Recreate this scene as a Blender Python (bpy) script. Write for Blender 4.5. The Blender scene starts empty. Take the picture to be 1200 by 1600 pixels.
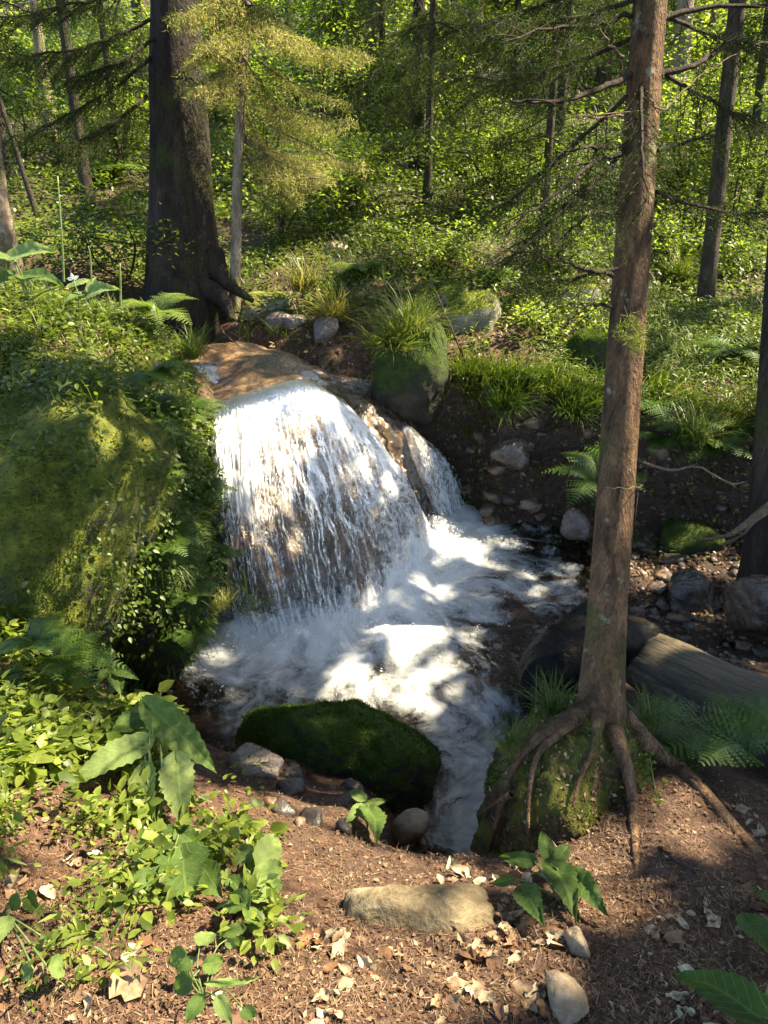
import bpy, bmesh, math, random
import numpy as np
from mathutils import Vector

# ------------------------------------------------------------------ camera, world, sun, exposure
sc = bpy.context.scene
COL = sc.collection
PITCH = math.radians(25.0)
CAMZ = 2.3
cam = bpy.data.cameras.new("camera")
cam.sensor_fit = 'VERTICAL'; cam.sensor_height = 24.0; cam.lens = 12.0 / (800 / 1232.0)
cam.clip_start = 0.05; cam.clip_end = 400
camo = bpy.data.objects.new("camera", cam); COL.objects.link(camo)
camo.location = (0, 0, CAMZ); camo.rotation_euler = (math.pi / 2 - PITCH, 0, 0)
sc.camera = camo

SUN = np.array([0.60, 0.16, 0.78]); SUN /= np.linalg.norm(SUN)
w = bpy.data.worlds.new("World"); sc.world = w; w.use_nodes = True
nt = w.node_tree; nt.nodes.clear()
sky = nt.nodes.new("ShaderNodeTexSky"); sky.sky_type = 'NISHITA'; sky.sun_disc = False
sky.sun_elevation = math.asin(SUN[2]); sky.sun_rotation = math.atan2(SUN[0], SUN[1])
bg = nt.nodes.new("ShaderNodeBackground"); bg.inputs[1].default_value = 0.15
wo = nt.nodes.new("ShaderNodeOutputWorld")
nt.links.new(sky.outputs[0], bg.inputs[0]); nt.links.new(bg.outputs[0], wo.inputs[0])
sl = bpy.data.lights.new("sun", 'SUN'); sl.energy = 5.0; sl.angle = math.radians(0.53); sl.color = (1.0, 0.87, 0.62)
so = bpy.data.objects.new("sun", sl); COL.objects.link(so)
so.rotation_euler = Vector(SUN).to_track_quat('Z', 'Y').to_euler()
sc.view_settings.view_transform = 'Standard'; sc.view_settings.look = 'None'
sc.view_settings.gamma = 1.0; sc.view_settings.use_curve_mapping = False
sc.view_settings.exposure = 2.55
sc.render.engine = 'CYCLES'
sc.cycles.use_denoising = True
sc.cycles.max_bounces = 7; sc.cycles.transparent_max_bounces = 12
sc.cycles.diffuse_bounces = 4; sc.cycles.transmission_bounces = 4; sc.cycles.glossy_bounces = 2
sc.cycles.sample_clamp_indirect = 6.0
sc.cycles.caustics_reflective = False; sc.cycles.caustics_refractive = False

RNG = np.random.default_rng(11)
random.seed(4)
A = lambda *a: np.array(a, float)
CP, SP = math.cos(PITCH), math.sin(PITCH)

def at(px, py, Y):
    """world point seen at a pixel of the 1200x1600 photograph, Y metres in front of the camera"""
    u = (px - 600) / 1232.0; v = (800 - py) / 1232.0
    s = Y / (CP + v * SP)
    return A(u * s, Y, CAMZ + s * (-SP + v * CP))

# ------------------------------------------------------------------ noise
def _hash(i, j, k, seed):
    n = (i * 374761393 + j * 668265263 + k * 2147483647 + seed * 1274126177) & 0xffffffff
    n = ((n ^ (n >> 13)) * 1274126177) & 0xffffffff
    n = ((n ^ (n >> 16)) * 2246822519) & 0xffffffff
    n = n ^ (n >> 15)
    return (n & 0xffffff) / float(0xffffff) * 2 - 1

def vnoise(p, seed=0):
    p = np.asarray(p, float)
    if p.shape[1] == 2: p = np.concatenate([p, np.zeros((len(p), 1))], 1)
    i = np.floor(p).astype(np.int64); f = p - i; f = f * f * (3 - 2 * f)
    r = 0
    for dx in (0, 1):
        wx = f[:, 0] if dx else 1 - f[:, 0]
        for dy in (0, 1):
            wy = f[:, 1] if dy else 1 - f[:, 1]
            for dz in (0, 1):
                wz = f[:, 2] if dz else 1 - f[:, 2]
                r = r + wx * wy * wz * _hash(i[:, 0] + dx, i[:, 1] + dy, i[:, 2] + dz, seed)
    return r

def fbm(p, seed=0, octv=4, gain=.5):
    p = np.asarray(p, float); a = 1; r = 0; t = 0
    for o in range(octv):
        r = r + a * vnoise(p * 2.03 ** o + o * 17.3, seed + o); t += a; a *= gain
    return r / t

def sstep(a, b, x):
    t = np.clip((x - a) / (b - a), 0, 1); return t * t * (3 - 2 * t)

# ------------------------------------------------------------------ terrain
BANK = np.array([
 (0,.6,.80),(0,1.0,.76),(-.8,1.0,.78),(.8,1,.74),(0,1.4,.61),(-.6,1.45,.62),(.6,1.4,.56),(-.35,1.85,.42),(.2,1.8,.33),(.0,2.1,.2),(-.5,2.2,.28),
 (.45,1.75,.36),(.75,2.0,.42),(-1.0,1.7,.66),(-1.0,2.1,.62),(-1.8,2.1,.85),(-1.45,2.6,.68),(-.98,2.80,.02),(-1.25,2.45,.42),(-.9,2.4,.30),(-2.6,2.6,1.1),(-1.6,3.4,1.12),(-2.4,3.4,1.35),(-2.5,5.0,1.55),
 (-1.7,4.5,1.42),(-1.3,4.6,1.2),(-1.3,5.2,1.1),(-1.1,5.6,1.02),(-1.58,6.3,1.14),(-2.5,6.2,1.35),(-.5,5.9,1.12),(0,6.5,1.28),(0,5.6,1.0),(.55,5.45,.86),(1,5.3,.9),
 (1.8,5.0,.82),(2.5,4.9,.85),(3.3,4.6,.85),(4.5,4.2,.9),(2.6,6.5,1.08),(4,7,1.2),(0,9,1.9),(-4,10,2.2),(4,9,1.65),(0,14,3.1),(8,14,2.8),(-8,14,3.2),
 (0,25,6.0),(15,25,5.4),(-15,25,6.2),(0,-3,.85),(-6,0,1.2),(6,0,.7),(1.4,1.4,.56),(2,1.4,.55),(2.3,2.3,.30),(1.3,2.25,.16),(1.0,1.85,.49),(1.15,1.65,.48),(1.3,1.95,.40),(.98,2.08,.50),(1.7,2.6,.12),(1.7,1.9,.34),(-5,5,1.9),(6,4,1.0),
 (0,50,14),(30,50,13),(-30,50,14),(0,90,27),(60,90,25),(-60,90,28),(30,0,1),(-30,0,4),(0,-30,1),(60,30,6),(-60,30,10)], float)

def _tps_fit(P):
    n = len(P); X = P[:, :2]
    d = np.linalg.norm(X[:, None] - X[None], axis=2)
    K = np.where(d > 0, d, 1e-12) ** 1.0            # linear radial kernel: no overshoot
    K = -K + np.eye(n) * -0.02
    Q = np.concatenate([np.ones((n, 1)), X], 1)
    M = np.block([[K, Q], [Q.T, np.zeros((3, 3))]])
    return np.linalg.solve(M, np.concatenate([P[:, 2], np.zeros(3)]))
TW = _tps_fit(BANK)

def bank(x, y):
    X = np.stack([x, y], 1); out = np.empty(len(X))
    for a in range(0, len(X), 40000):
        c = X[a:a + 40000]
        d = np.sqrt(((c[:, None] - BANK[None, :, :2]) ** 2).sum(2) + .02)
        out[a:a + 40000] = -d @ TW[:-3] + TW[-3] + c @ TW[-2:]
    return out

def seg_dist(x, y, pts):
    """distance to a polyline minus its radius (points are x, y, radius)"""
    best = np.full(len(x), 1e9)
    for (ax, ay, ar), (bx, by, br) in zip(pts[:-1], pts[1:]):
        dx, dy = bx - ax, by - ay
        t = np.clip(((x - ax) * dx + (y - ay) * dy) / (dx * dx + dy * dy), 0, 1)
        d = np.hypot(x - ax - t * dx, y - ay - t * dy) - (ar + (br - ar) * t)
        best = np.minimum(best, d)
    return best
POOL = [(-.55,3.2,.32),(-.1,3.55,.6),(.45,3.9,.62),(.9,4.25,.45)]
OUTF = [(.25,3.4,.5),(.36,2.8,.26),(.36,2.3,.17),(.30,2.0,.12)]
ARM = [(.8,4.0,.55),(1.5,3.85,.62),(2.4,3.75,.6),(3.6,3.5,.6),(7,3.2,.7)]
SIDE = [(-.55,3.1,.3),(-.62,2.85,.16),(-.55,2.62,.12)]
HOLLOW = [(-.6,3.0,.2),(-.95,2.88,.12)]
CREV = [(.3,4.45,.35),(.34,4.75,.26),(.36,4.92,.16)]
UP = [(.12,5.12,.14),(-.15,5.1,.24),(-.55,4.85,.42),(-1.1,5.45,.32),(-2.1,5.75,.35),(-3.4,6.0,.4),(-6,7.5,.5)]

def wz(x, y):
    """water level"""
    return -.10 * np.clip(3.0 - y, 0, 2) + .035 * np.clip(x - 1.0, 0, 3) * (y > 3)

def H(x, y):
    x = np.atleast_1d(np.asarray(x, float)); y = np.atleast_1d(np.asarray(y, float))
    b = bank(x, y)
    p2 = np.stack([x, y], 1)
    near = np.exp(-np.clip(np.hypot(x, y - 3) / 9, 0, 9) ** 2)
    b = b + .05 * fbm(p2 * 1.6, 3) * (.35 + near) + .022 * fbm(p2 * 5.0, 5) + .008 * vnoise(p2 * 17, 8) * near
    b = b + (1 - near) * (.28 * fbm(p2 * .45, 9) + .1 * fbm(p2 * 1.2, 10)) * sstep(6, 10, y)
    d = np.minimum.reduce([seg_dist(x, y, POOL), seg_dist(x, y, OUTF), seg_dist(x, y, ARM), seg_dist(x, y, SIDE), seg_dist(x, y, HOLLOW), seg_dist(x, y, CREV)])
    d = d + .06 * fbm(p2 * 2.4, 21)
    wdt = np.where(y > 4, .24, .42)
    wdt = np.where((y < 3), .30, wdt)
    t = sstep(-.06, 1, d / wdt)
    arm = sstep(.9, 1.5, x) * (y > 3)
    bed = wz(x, y) - .11 * (1 - arm) - .0 * arm + .035 * arm * (1 + .8 * vnoise(p2 * 3, 4)) - .02
    h = bed + (np.maximum(b, bed) - bed) * t
    du = seg_dist(x, y, UP)
    h = h - .22 * (1 - sstep(-.05, .26, du))
    return h

def Hn(x, y, e=.03):
    gx = (H(x + e, y) - H(x - e, y)) / (2 * e); gy = (H(x, y + e) - H(x, y - e)) / (2 * e)
    n = np.stack([-gx, -gy, np.ones_like(gx)], 1)
    return n / np.linalg.norm(n, axis=1)[:, None]

def ground(px, py, y0=.8, y1=40):
    ys = np.concatenate([np.arange(y0, 8, .02), np.arange(8, y1, .1)])
    P = np.array([at(px, py, Y) for Y in ys])
    h = H(P[:, 0], P[:, 1]); k = np.nonzero(P[:, 2] < h)[0]
    i = k[0] if len(k) else len(P) - 1
    return A(P[i, 0], P[i, 1], h[i])

# ------------------------------------------------------------------ objects
MATS = {}
def link(o, parent=None, label=None, cat=None, group=None, kind=None):
    if o.name not in COL.objects: COL.objects.link(o)
    if parent is not None: o.parent = parent
    if label: o['label'] = label
    if cat: o['category'] = cat
    if group: o['group'] = group
    if kind: o['kind'] = kind
    return o

def mesh(name, V, faces, mat, tint=None, uv=None, smooth=True, origin=None):
    """V (n,3); faces: list of int arrays of equal row length each"""
    V = np.asarray(V, float)
    if origin is not None: V = V - origin
    if isinstance(faces, np.ndarray): faces = [faces]
    me = bpy.data.meshes.new(name)
    loops = np.concatenate([f.ravel() for f in faces]).astype(np.int32)
    tot = np.concatenate([np.full(len(f), f.shape[1]) for f in faces]).astype(np.int32)
    st = np.concatenate([[0], np.cumsum(tot)[:-1]]).astype(np.int32)
    me.vertices.add(len(V)); me.vertices.foreach_set('co', V.astype(np.float32).ravel())
    me.loops.add(len(loops)); me.loops.foreach_set('vertex_index', loops)
    me.polygons.add(len(tot)); me.polygons.foreach_set('loop_start', st); me.polygons.foreach_set('loop_total', tot)
    me.update(calc_edges=True)
    me.polygons.foreach_set('use_smooth', np.full(len(tot), smooth))
    if tint is not None:
        a = me.attributes.new('tint', 'FLOAT', 'POINT'); a.data.foreach_set('value', np.asarray(tint, np.float32))
    if uv is not None:
        a = me.attributes.new('flow', 'FLOAT_VECTOR', 'POINT')
        u3 = np.zeros((len(V), 3), np.float32); u3[:, :uv.shape[1]] = uv
        a.data.foreach_set('vector', u3.ravel())
    for m in (mat if isinstance(mat, (list, tuple)) else [mat]): me.materials.append(m)
    me.update()
    return me

def obj(name, me, parent=None, loc=None, **k):
    o = bpy.data.objects.new(name, me)
    if loc is not None: o.location = Vector(loc)
    return link(o, parent, **k)

def empty(name, loc, label, cat, group=None):
    o = bpy.data.objects.new(name, None); o.empty_display_size = .1; o.location = Vector(loc)
    return link(o, None, label, cat, group)

def child_mesh(name, parent, V, F, mat, **k):
    """a part: world-space geometry, origin at the thing's base"""
    lk = {q: k.pop(q) for q in ('label', 'kind') if q in k}
    me = mesh(name, V, F, mat, origin=np.array(parent.location) if parent else None, **k)
    return obj(name, me, parent, **lk)

class Geo:
    """collects world-space pieces of one mesh"""
    def __init__(s): s.V = []; s.F = {}; s.T = []; s.U = []; s.n = 0
    def add(s, V, F, tint=0.5, uv=None):
        V = np.asarray(V, float); s.V.append(V)
        for f in ([F] if isinstance(F, np.ndarray) else F): s.F.setdefault(f.shape[1], []).append(f + s.n)
        s.T.append(np.broadcast_to(np.asarray(tint, float), (len(V),)).copy())
        s.U.append(uv if uv is not None else np.zeros((len(V), 2)))
        s.n += len(V); return s
    def out(s, name, mat, parent=None, **k):
        V = np.concatenate(s.V); F = [np.concatenate(f) for f in s.F.values()]
        return child_mesh(name, parent, V, F, mat, tint=np.concatenate(s.T), uv=np.concatenate(s.U), **k)

def norm(v): return v / np.maximum(np.linalg.norm(v, axis=-1, keepdims=True), 1e-9)

# leaf templates: +Y forward, +Z normal, unit length
T_LEAF = (A([0,0,0],[-.27,.42,.07],[0,1,-.06],[.27,.42,.07]).reshape(-1,3), np.array([[0,1,2],[0,2,3]]))
T_LEAF_B = (A([0,0,0],[-.30,.3,.06],[-.22,.68,.02],[0,1,-.12],[.22,.68,.02],[.30,.3,.06],[0,.5,-.01]).reshape(-1,3), np.array([[0,1,6],[1,2,6],[2,3,6],[3,4,6],[4,5,6],[5,0,6]]))
T_PINNA = (A([0,0,0],[-.11,.35,.02],[0,1,-.12],[.11,.35,.02]).reshape(-1,3), np.array([[0,1,2],[0,2,3]]))
T_NEEDLE = (A([-.05,0,0],[.05,0,0],[0,1,0]).reshape(-1,3), np.array([[0,1,2]]))
T_SPIKE = (A([-.1,0,0],[.1,0,0],[0.03,1,.1]).reshape(-1,3), np.array([[0,1,2]]))
T_BLADE = (A([-.010,0,0],[.010,0,0],[.011,.4,-.02],[-.011,.4,-.02],[.008,.75,-.14],[-.008,.75,-.14],[0,1,-.34]).reshape(-1,3), [np.array([[0,1,2,3],[3,2,4,5]]), np.array([[5,4,6]])])
T_CLUST = (A([0,0,0],[-.5,.35,.1],[-.1,1,-.1],[.1,.5,.15],[.5,.3,0],[.55,.85,.1]).reshape(-1,3), np.array([[0,1,2],[0,2,3],[0,5,4]]))

def place(T, P, fwd, up, size, tint, width=None):
    """many copies of a template; returns V, F list, tint, local uv"""
    TV, TF = T; n = len(P)
    fwd = norm(fwd); r = norm(np.cross(fwd, up)); nn = np.cross(r, fwd)
    size = np.broadcast_to(size, (n,)); wd = size if width is None else np.broadcast_to(width, (n,))
    V = (P[:, None] + r[:, None] * TV[None, :, :1] * wd[:, None, None] + fwd[:, None] * TV[None, :, 1:2] * size[:, None, None]
         + nn[:, None] * TV[None, :, 2:3] * size[:, None, None]).reshape(-1, 3)
    k = len(TV); off = (np.arange(n) * k)[:, None, None]
    Fs = [(f[None] + off).reshape(-1, f.shape[1]) for f in (TF if isinstance(TF, list) else [TF])]
    return V, Fs, np.repeat(np.broadcast_to(tint, (n,)), k), np.tile(TV[:, :2], (n, 1))

def rdir(n, rng=RNG): return norm(rng.normal(size=(n, 3)))

def tube(pts, rad, seg=8, bump=0, seed=0, cap=True, twist=0):
    pts = np.asarray(pts, float); rad = np.broadcast_to(np.asarray(rad, float), (len(pts),))
    t = norm(np.gradient(pts, axis=0))
    ref = A(0, 0, 1) if abs(t[0][2]) < .9 else A(1, 0, 0)
    rings = []; u = norm(np.cross(t[0], ref))
    for i in range(len(pts)):
        u = norm(u - t[i] * (u @ t[i])); b = np.cross(t[i], u)
        a = np.linspace(0, 2 * math.pi, seg, endpoint=False)
        rings.append(pts[i] + rad[i] * (np.cos(a)[:, None] * u + np.sin(a)[:, None] * b))
    V = np.concatenate(rings)
    if bump:
        c = np.repeat(pts, seg, 0); d = V - c; sc_ = np.repeat(rad, seg)[:, None] + 1e-6
        s = (d / sc_ * 2.2) + c * (1 / max(rad.mean(), .01)) * .35
        V = c + d * (1 + bump * fbm(s, seed, 3))[:, None]
    n = len(pts); i = np.arange(n - 1)[:, None] * seg; j = np.arange(seg)[None]
    F = np.stack([i + j, i + (j + 1) % seg, i + seg + (j + 1) % seg, i + seg + j], 2).reshape(-1, 4)
    Fs = [F]
    if cap:
        e = (n - 1) * seg
        V = np.concatenate([V, [pts[-1]]])
        Fs.append(np.stack([e + np.arange(seg), e + (np.arange(seg) + 1) % seg, np.full(seg, len(V) - 1)], 1))
    return V, Fs

def curve(pts, n):
    """Catmull-Rom through points, n samples"""
    P = np.asarray(pts, float); m = len(P)
    Q = np.concatenate([[2 * P[0] - P[1]], P, [2 * P[-1] - P[-2]]])
    t = np.linspace(0, m - 1, n); i = np.minimum(t.astype(int), m - 2); f = (t - i)[:, None]
    a, b, c, d = Q[i], Q[i + 1], Q[i + 2], Q[i + 3]
    return .5 * (2 * b + (c - a) * f + (2 * a - 5 * b + 4 * c - d) * f ** 2 + (3 * b - a - 3 * c + d) * f ** 3)

_ico = {}
def ico(sub):
    if sub not in _ico:
        bm = bmesh.new(); bmesh.ops.create_icosphere(bm, subdivisions=sub, radius=1)
        V = np.array([v.co[:] for v in bm.verts]); F = np.array([[v.index for v in f.verts] for f in bm.faces]); bm.free()
        _ico[sub] = (norm(V), F)
    return _ico[sub]

def rot(ax, a):
    c, s = math.cos(a), math.sin(a)
    return {'z': A([c,-s,0],[s,c,0],[0,0,1]), 'x': A([1,0,0],[0,c,-s],[0,s,c]), 'y': A([c,0,s],[0,1,0],[-s,0,c])}[ax].reshape(3, 3)

def rock(center, radii, seed=0, sub=5, planes=16, p=10, rough=.06, fine=.02, rz=0, ry=0, rx=0):
    g = np.random.default_rng(seed); D, F = ico(sub)
    N = norm(g.normal(size=(planes, 3))); Hh = g.uniform(.78, 1.0, planes)
    N = np.concatenate([N, A([1,0,0],[-1,0,0],[0,1,0],[0,-1,0],[0,0,1],[0,0,-1]).reshape(-1,3)]); Hh = np.concatenate([Hh, np.full(6, .98)])
    q = np.maximum(D @ N.T, 0) / Hh
    r = (q ** p).sum(1) ** (-1 / p)
    V = D * np.minimum(r, 1.25)[:, None] * np.asarray(radii)
    m = float(np.mean(radii))
    V = V * (1 + rough * fbm(V / m * 1.7, seed + 1, 4) + fine * fbm(V / m * 7, seed + 5, 3))[:, None]
    V = V @ (rot('z', rz) @ rot('y', ry) @ rot('x', rx)).T + np.asarray(center)
    return V, F

def fnormals(V, F):
    n = np.cross(V[F[:, 1]] - V[F[:, 0]], V[F[:, 2]] - V[F[:, 0]]); a = np.linalg.norm(n, axis=1)
    return n / np.maximum(a, 1e-12)[:, None], a / 2

def on_surface(V, F, n, rng=RNG, wfun=None):
    if F.shape[1] == 4: F = np.concatenate([F[:, :3], F[:, [0, 2, 3]]])
    N, a = fnormals(V, F)
    if wfun is not None: a = a * wfun(V[F].mean(1), N)
    i = rng.choice(len(F), n, p=a / a.sum()); r1 = np.sqrt(rng.random(n))[:, None]; r2 = rng.random(n)[:, None]
    P = V[F[i, 0]] * (1 - r1) + V[F[i, 1]] * r1 * (1 - r2) + V[F[i, 2]] * r1 * r2
    return P, N[i]

# ------------------------------------------------------------------ materials
class N_:
    def __init__(s, name):
        s.m = bpy.data.materials.new(name); s.m.use_nodes = True; s.t = s.m.node_tree; s.t.nodes.clear()
        s.o = s.n('OutputMaterial')
    def n(s, ty, **k):
        x = s.t.nodes.new('ShaderNode' + ty)
        for a, b in k.items():
            if a.startswith('i_'):
                key = a[2:]; key = int(key) if key.isdigit() else key
                s.set(x.inputs[key], b)
            else: setattr(x, a, b)
        return x
    def set(s, inp, v):
        if hasattr(v, 'is_linked') or isinstance(v, bpy.types.NodeSocket): s.t.links.new(v, inp)
        elif isinstance(v, (tuple, list)) and len(v) == 3 and inp.type == 'RGBA': inp.default_value = (*v, 1)
        else: inp.default_value = v
    def noise(s, scale, detail=4, rough=.55, vec=None, dist=0):
        x = s.n('TexNoise'); x.inputs['Scale'].default_value = scale; x.inputs['Detail'].default_value = detail
        x.inputs['Roughness'].default_value = rough; x.inputs['Distortion'].default_value = dist
        if vec is not None: s.set(x.inputs['Vector'], vec)
        return x.outputs[0]
    def ramp(s, fac, stops, interp='LINEAR'):
        x = s.n('ValToRGB'); e = x.color_ramp; e.interpolation = interp
        while len(e.elements) < len(stops): e.elements.new(.5)
        for el, (p, c) in zip(e.elements, stops):
            el.position = p; el.color = (*c, 1) if isinstance(c, (tuple, list)) else (c, c, c, 1)
        s.set(x.inputs[0], fac); return x.outputs[0]
    def mix(s, f, a, b, mode='MIX'):
        x = s.n('Mix', data_type='RGBA', blend_type=mode); s.set(x.inputs[0], f); s.set(x.inputs[6], a); s.set(x.inputs[7], b); return x.outputs[2]
    def math(s, op, a, b=0, c=None, clamp=False):
        x = s.n('Math', operation=op, use_clamp=clamp); s.set(x.inputs[0], a); s.set(x.inputs[1], b)
        if c is not None: s.set(x.inputs[2], c)
        return x.outputs[0]
    def attr(s, name, out='Fac'): return s.n('Attribute', attribute_name=name).outputs[out]
    def pos(s): return s.n('NewGeometry').outputs['Position']
    def nz(s):
        x = s.n('SeparateXYZ'); s.set(x.inputs[0], s.n('NewGeometry').outputs['Normal']); return x.outputs[2]
    def scalev(s, vec, sc_):
        x = s.n('VectorMath', operation='MULTIPLY'); s.set(x.inputs[0], vec); x.inputs[1].default_value = sc_; return x.outputs[0]
    def bump(s, h, strength, dist=.02):
        x = s.n('Bump'); x.inputs['Strength'].default_value = strength; x.inputs['Distance'].default_value = dist; s.set(x.inputs['Height'], h); return x.outputs[0]
    def bsdf(s, col, rough=.8, normal=None, spec=.3, coat=0):
        x = s.n('BsdfPrincipled'); s.set(x.inputs['Base Color'], col); s.set(x.inputs['Roughness'], rough)
        x.inputs['Specular IOR Level'].default_value = spec
        if coat: x.inputs['Coat Weight'].default_value = coat; x.inputs['Coat Roughness'].default_value = .12
        if normal is not None: s.set(x.inputs['Normal'], normal)
        return x.outputs[0]
    def done(s, sh): s.t.links.new(sh, s.o.inputs[0]); return s.m

def leafmat(name, stops, trans=.45, rough=.45, spec=.35, veins=False):
    m = N_(name); t = m.attr('tint')
    c = m.ramp(t, stops)
    nrm = None
    c = m.mix(m.ramp(m.noise(38, 4, .65, m.pos()), [(.42, 0.0), (.66, .55)]), c, m.mix(1.0, c, (.45, .42, .5), 'MULTIPLY'))
    if veins:
        f = m.n('SeparateXYZ'); m.set(f.inputs[0], m.attr('flow', 'Vector'))
        ax = m.math('ABSOLUTE', f.outputs[0])
        k = m.math('SUBTRACT', m.math('MULTIPLY', f.outputs[1], 8.0), m.math('MULTIPLY', ax, 9.0))
        fr = m.math('ABSOLUTE', m.math('SUBTRACT', m.math('FRACT', k), .5))
        side = m.ramp(fr, [(0.0, 1.0), (.09, 0.0)])
        mid = m.ramp(ax, [(0.0, 1.0), (.025, 0.0)])
        v = m.math('MAXIMUM', side, mid)
        blot = m.noise(40, 3)
        c = m.mix(m.math('MULTIPLY', v, .45), c, (.16, .24, .07))
        c = m.mix(m.math('MULTIPLY', blot, .5), c, m.mix(.5, c, (.02, .05, .01)))
        nrm = m.bump(m.math('SUBTRACT', m.noise(60, 2), m.math('MULTIPLY', v, .8)), .35, .004)
    p = m.bsdf(c, rough, nrm, spec)
    tr = m.n('BsdfTranslucent'); m.set(tr.inputs[0], m.mix(1.0, c, (1.25, 1.35, .55), 'MULTIPLY'))
    ms = m.n('MixShader'); ms.inputs[0].default_value = trans
    m.t.links.new(p, ms.inputs[1]); m.t.links.new(tr.outputs[0], ms.inputs[2])
    return m.done(ms.outputs[0])

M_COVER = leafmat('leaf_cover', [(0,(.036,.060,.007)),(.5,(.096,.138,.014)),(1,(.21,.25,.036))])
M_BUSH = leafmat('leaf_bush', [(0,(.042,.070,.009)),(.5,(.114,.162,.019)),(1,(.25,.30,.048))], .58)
M_BIG = leafmat('leaf_broad', [(0,(.036,.072,.014)),(.5,(.095,.15,.03)),(1,(.22,.28,.09))], .4, .62, .2, veins=True)
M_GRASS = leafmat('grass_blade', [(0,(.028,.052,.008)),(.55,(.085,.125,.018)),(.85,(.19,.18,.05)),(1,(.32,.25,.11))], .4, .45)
M_FERN = leafmat('fern_leaf', [(0,(.028,.062,.009)),(.6,(.08,.14,.02)),(1,(.17,.22,.04))], .45)
M_NEEDLE = leafmat('spruce_needle', [(0,(.018,.032,.007)),(.5,(.048,.070,.012)),(.8,(.19,.21,.045)),(1,(.38,.32,.13))], .3, .7, .1)
M_CROWN = leafmat('crown_leaf', [(0,(.03,.06,.012)),(1,(.08,.13,.02))], .25)
M_DEAD = leafmat('dead_leaf', [(0,(.052,.027,.016)),(.4,(.135,.074,.042)),(.75,(.24,.16,.095)),(1,(.42,.36,.25))], .25, .7, .2)
M_MOSSB = leafmat('moss_frond', [(0,(.024,.048,.007)),(.5,(.070,.108,.013)),(1,(.16,.185,.030))], .4, .7, .1)
M_PETAL = leafmat('white_petal', [(0,(.7,.7,.7)),(1,(.8,.78,.8))], .3)

def soilmat():
    m = N_('forest_soil'); p = m.pos()
    a = m.noise(2.3, 5, .6, p); b = m.noise(26, 5, .7, p); c_ = m.noise(95, 3, .6, p)
    col = m.ramp(b, [(.28,(.022,.013,.009)),(.5,(.068,.037,.024)),(.64,(.12,.070,.046)),(.8,(.20,.135,.09))])
    col = m.mix(m.ramp(a, [(.42,0.0),(.62,.75)]), col, m.ramp(c_, [(.3,(.028,.019,.013)),(.7,(.085,.052,.034))]))
    # green film of moss where the undergrowth stands
    y = m.n('SeparateXYZ'); m.set(y.inputs[0], p)
    far = m.math('MULTIPLY', m.ramp(m.math('MULTIPLY', y.outputs[1], .1), [(.5, 0.0), (.8, 1.0)]), m.ramp(m.noise(1.3, 4, .6, p), [(.35, .9), (.6, .25)]))
    col = m.mix(far, col, m.ramp(b, [(.3,(.016,.026,.006)),(.7,(.045,.065,.014))]))
    wet = m.math('MULTIPLY', m.ramp(m.math('ADD', y.outputs[2], m.math('MULTIPLY', a, .3)), [(.70, 1.0), (.95, 0.0)]), m.ramp(m.math('MULTIPLY', y.outputs[1], .1), [(.21, 0.0), (.27, 1.0)]))  # low bank soil: wet, and darkened in colour for the undercut's shade
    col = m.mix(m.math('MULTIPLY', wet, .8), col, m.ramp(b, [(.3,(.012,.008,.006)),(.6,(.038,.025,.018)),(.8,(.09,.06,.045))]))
    h = m.math('ADD', m.math('MULTIPLY', b, .7), m.math('MULTIPLY', c_, .35))
    return m.done(m.bsdf(col, .85, m.bump(h, .9, .03), .2))
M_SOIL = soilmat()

def rockmat(name, cols, moss=0.0, wet=False, mosslo=.1, scale=6.0, spec=.5, moss_cols=((.030,.052,.008),(.10,.12,.018))):
    m = N_(name); p = m.pos()
    a = m.noise(scale, 6, .62, p, .4); b = m.noise(scale * 6, 5, .65, p); c_ = m.noise(scale * 24, 3, .6, p)
    col = m.ramp(a, [(.3, cols[0]), (.5, cols[1]), (.68, cols[2])])
    col = m.mix(m.ramp(b, [(.35, .55), (.6, 0.0)]), col, cols[0])
    h = m.math('ADD', m.math('MULTIPLY', a, .8), m.math('MULTIPLY', b, .35))
    rough = m.ramp(b, [(.3, .16), (.7, .42)]) if wet else .8
    if moss != 0:
        up = m.math('MULTIPLY_ADD', m.nz(), .55, m.math('MULTIPLY_ADD', a, .9, m.math('MULTIPLY', b, .4)))
        f = m.ramp(up, [(1.0 - moss - mosslo, 0.0), (1.0 - moss + mosslo, 1.0)])
        mc = m.ramp(m.noise(scale * 3, 4, .6, p), [(.3, moss_cols[0]), (.68, moss_cols[1])])
        col = m.mix(f, col, mc)
        rough = m.mix(f, (rough if not isinstance(rough, float) else (rough,) * 3), (.95, .95, .95))
        h = m.math('ADD', h, m.math('MULTIPLY', f, m.math('MULTIPLY', c_, .8)))
    return m.done(m.bsdf(col, rough, m.bump(h, .8, .03), spec if wet else .25))
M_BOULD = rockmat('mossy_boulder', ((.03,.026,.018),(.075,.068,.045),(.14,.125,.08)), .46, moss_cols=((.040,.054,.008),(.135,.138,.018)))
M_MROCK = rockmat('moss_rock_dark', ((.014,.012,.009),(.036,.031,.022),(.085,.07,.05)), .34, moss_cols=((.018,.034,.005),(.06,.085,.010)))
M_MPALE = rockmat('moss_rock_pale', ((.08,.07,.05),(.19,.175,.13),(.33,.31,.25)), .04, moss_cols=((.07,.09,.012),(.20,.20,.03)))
M_MOUND = rockmat('root_mound', ((.022,.014,.008),(.065,.038,.020),(.13,.082,.042)), .14, scale=7, moss_cols=((.045,.055,.010),(.14,.135,.022)))
M_MPATH = rockmat('path_rock', ((.06,.044,.025),(.14,.108,.062),(.24,.20,.125)), -.125, scale=9, moss_cols=((.045,.07,.012),(.13,.15,.03)))
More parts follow.
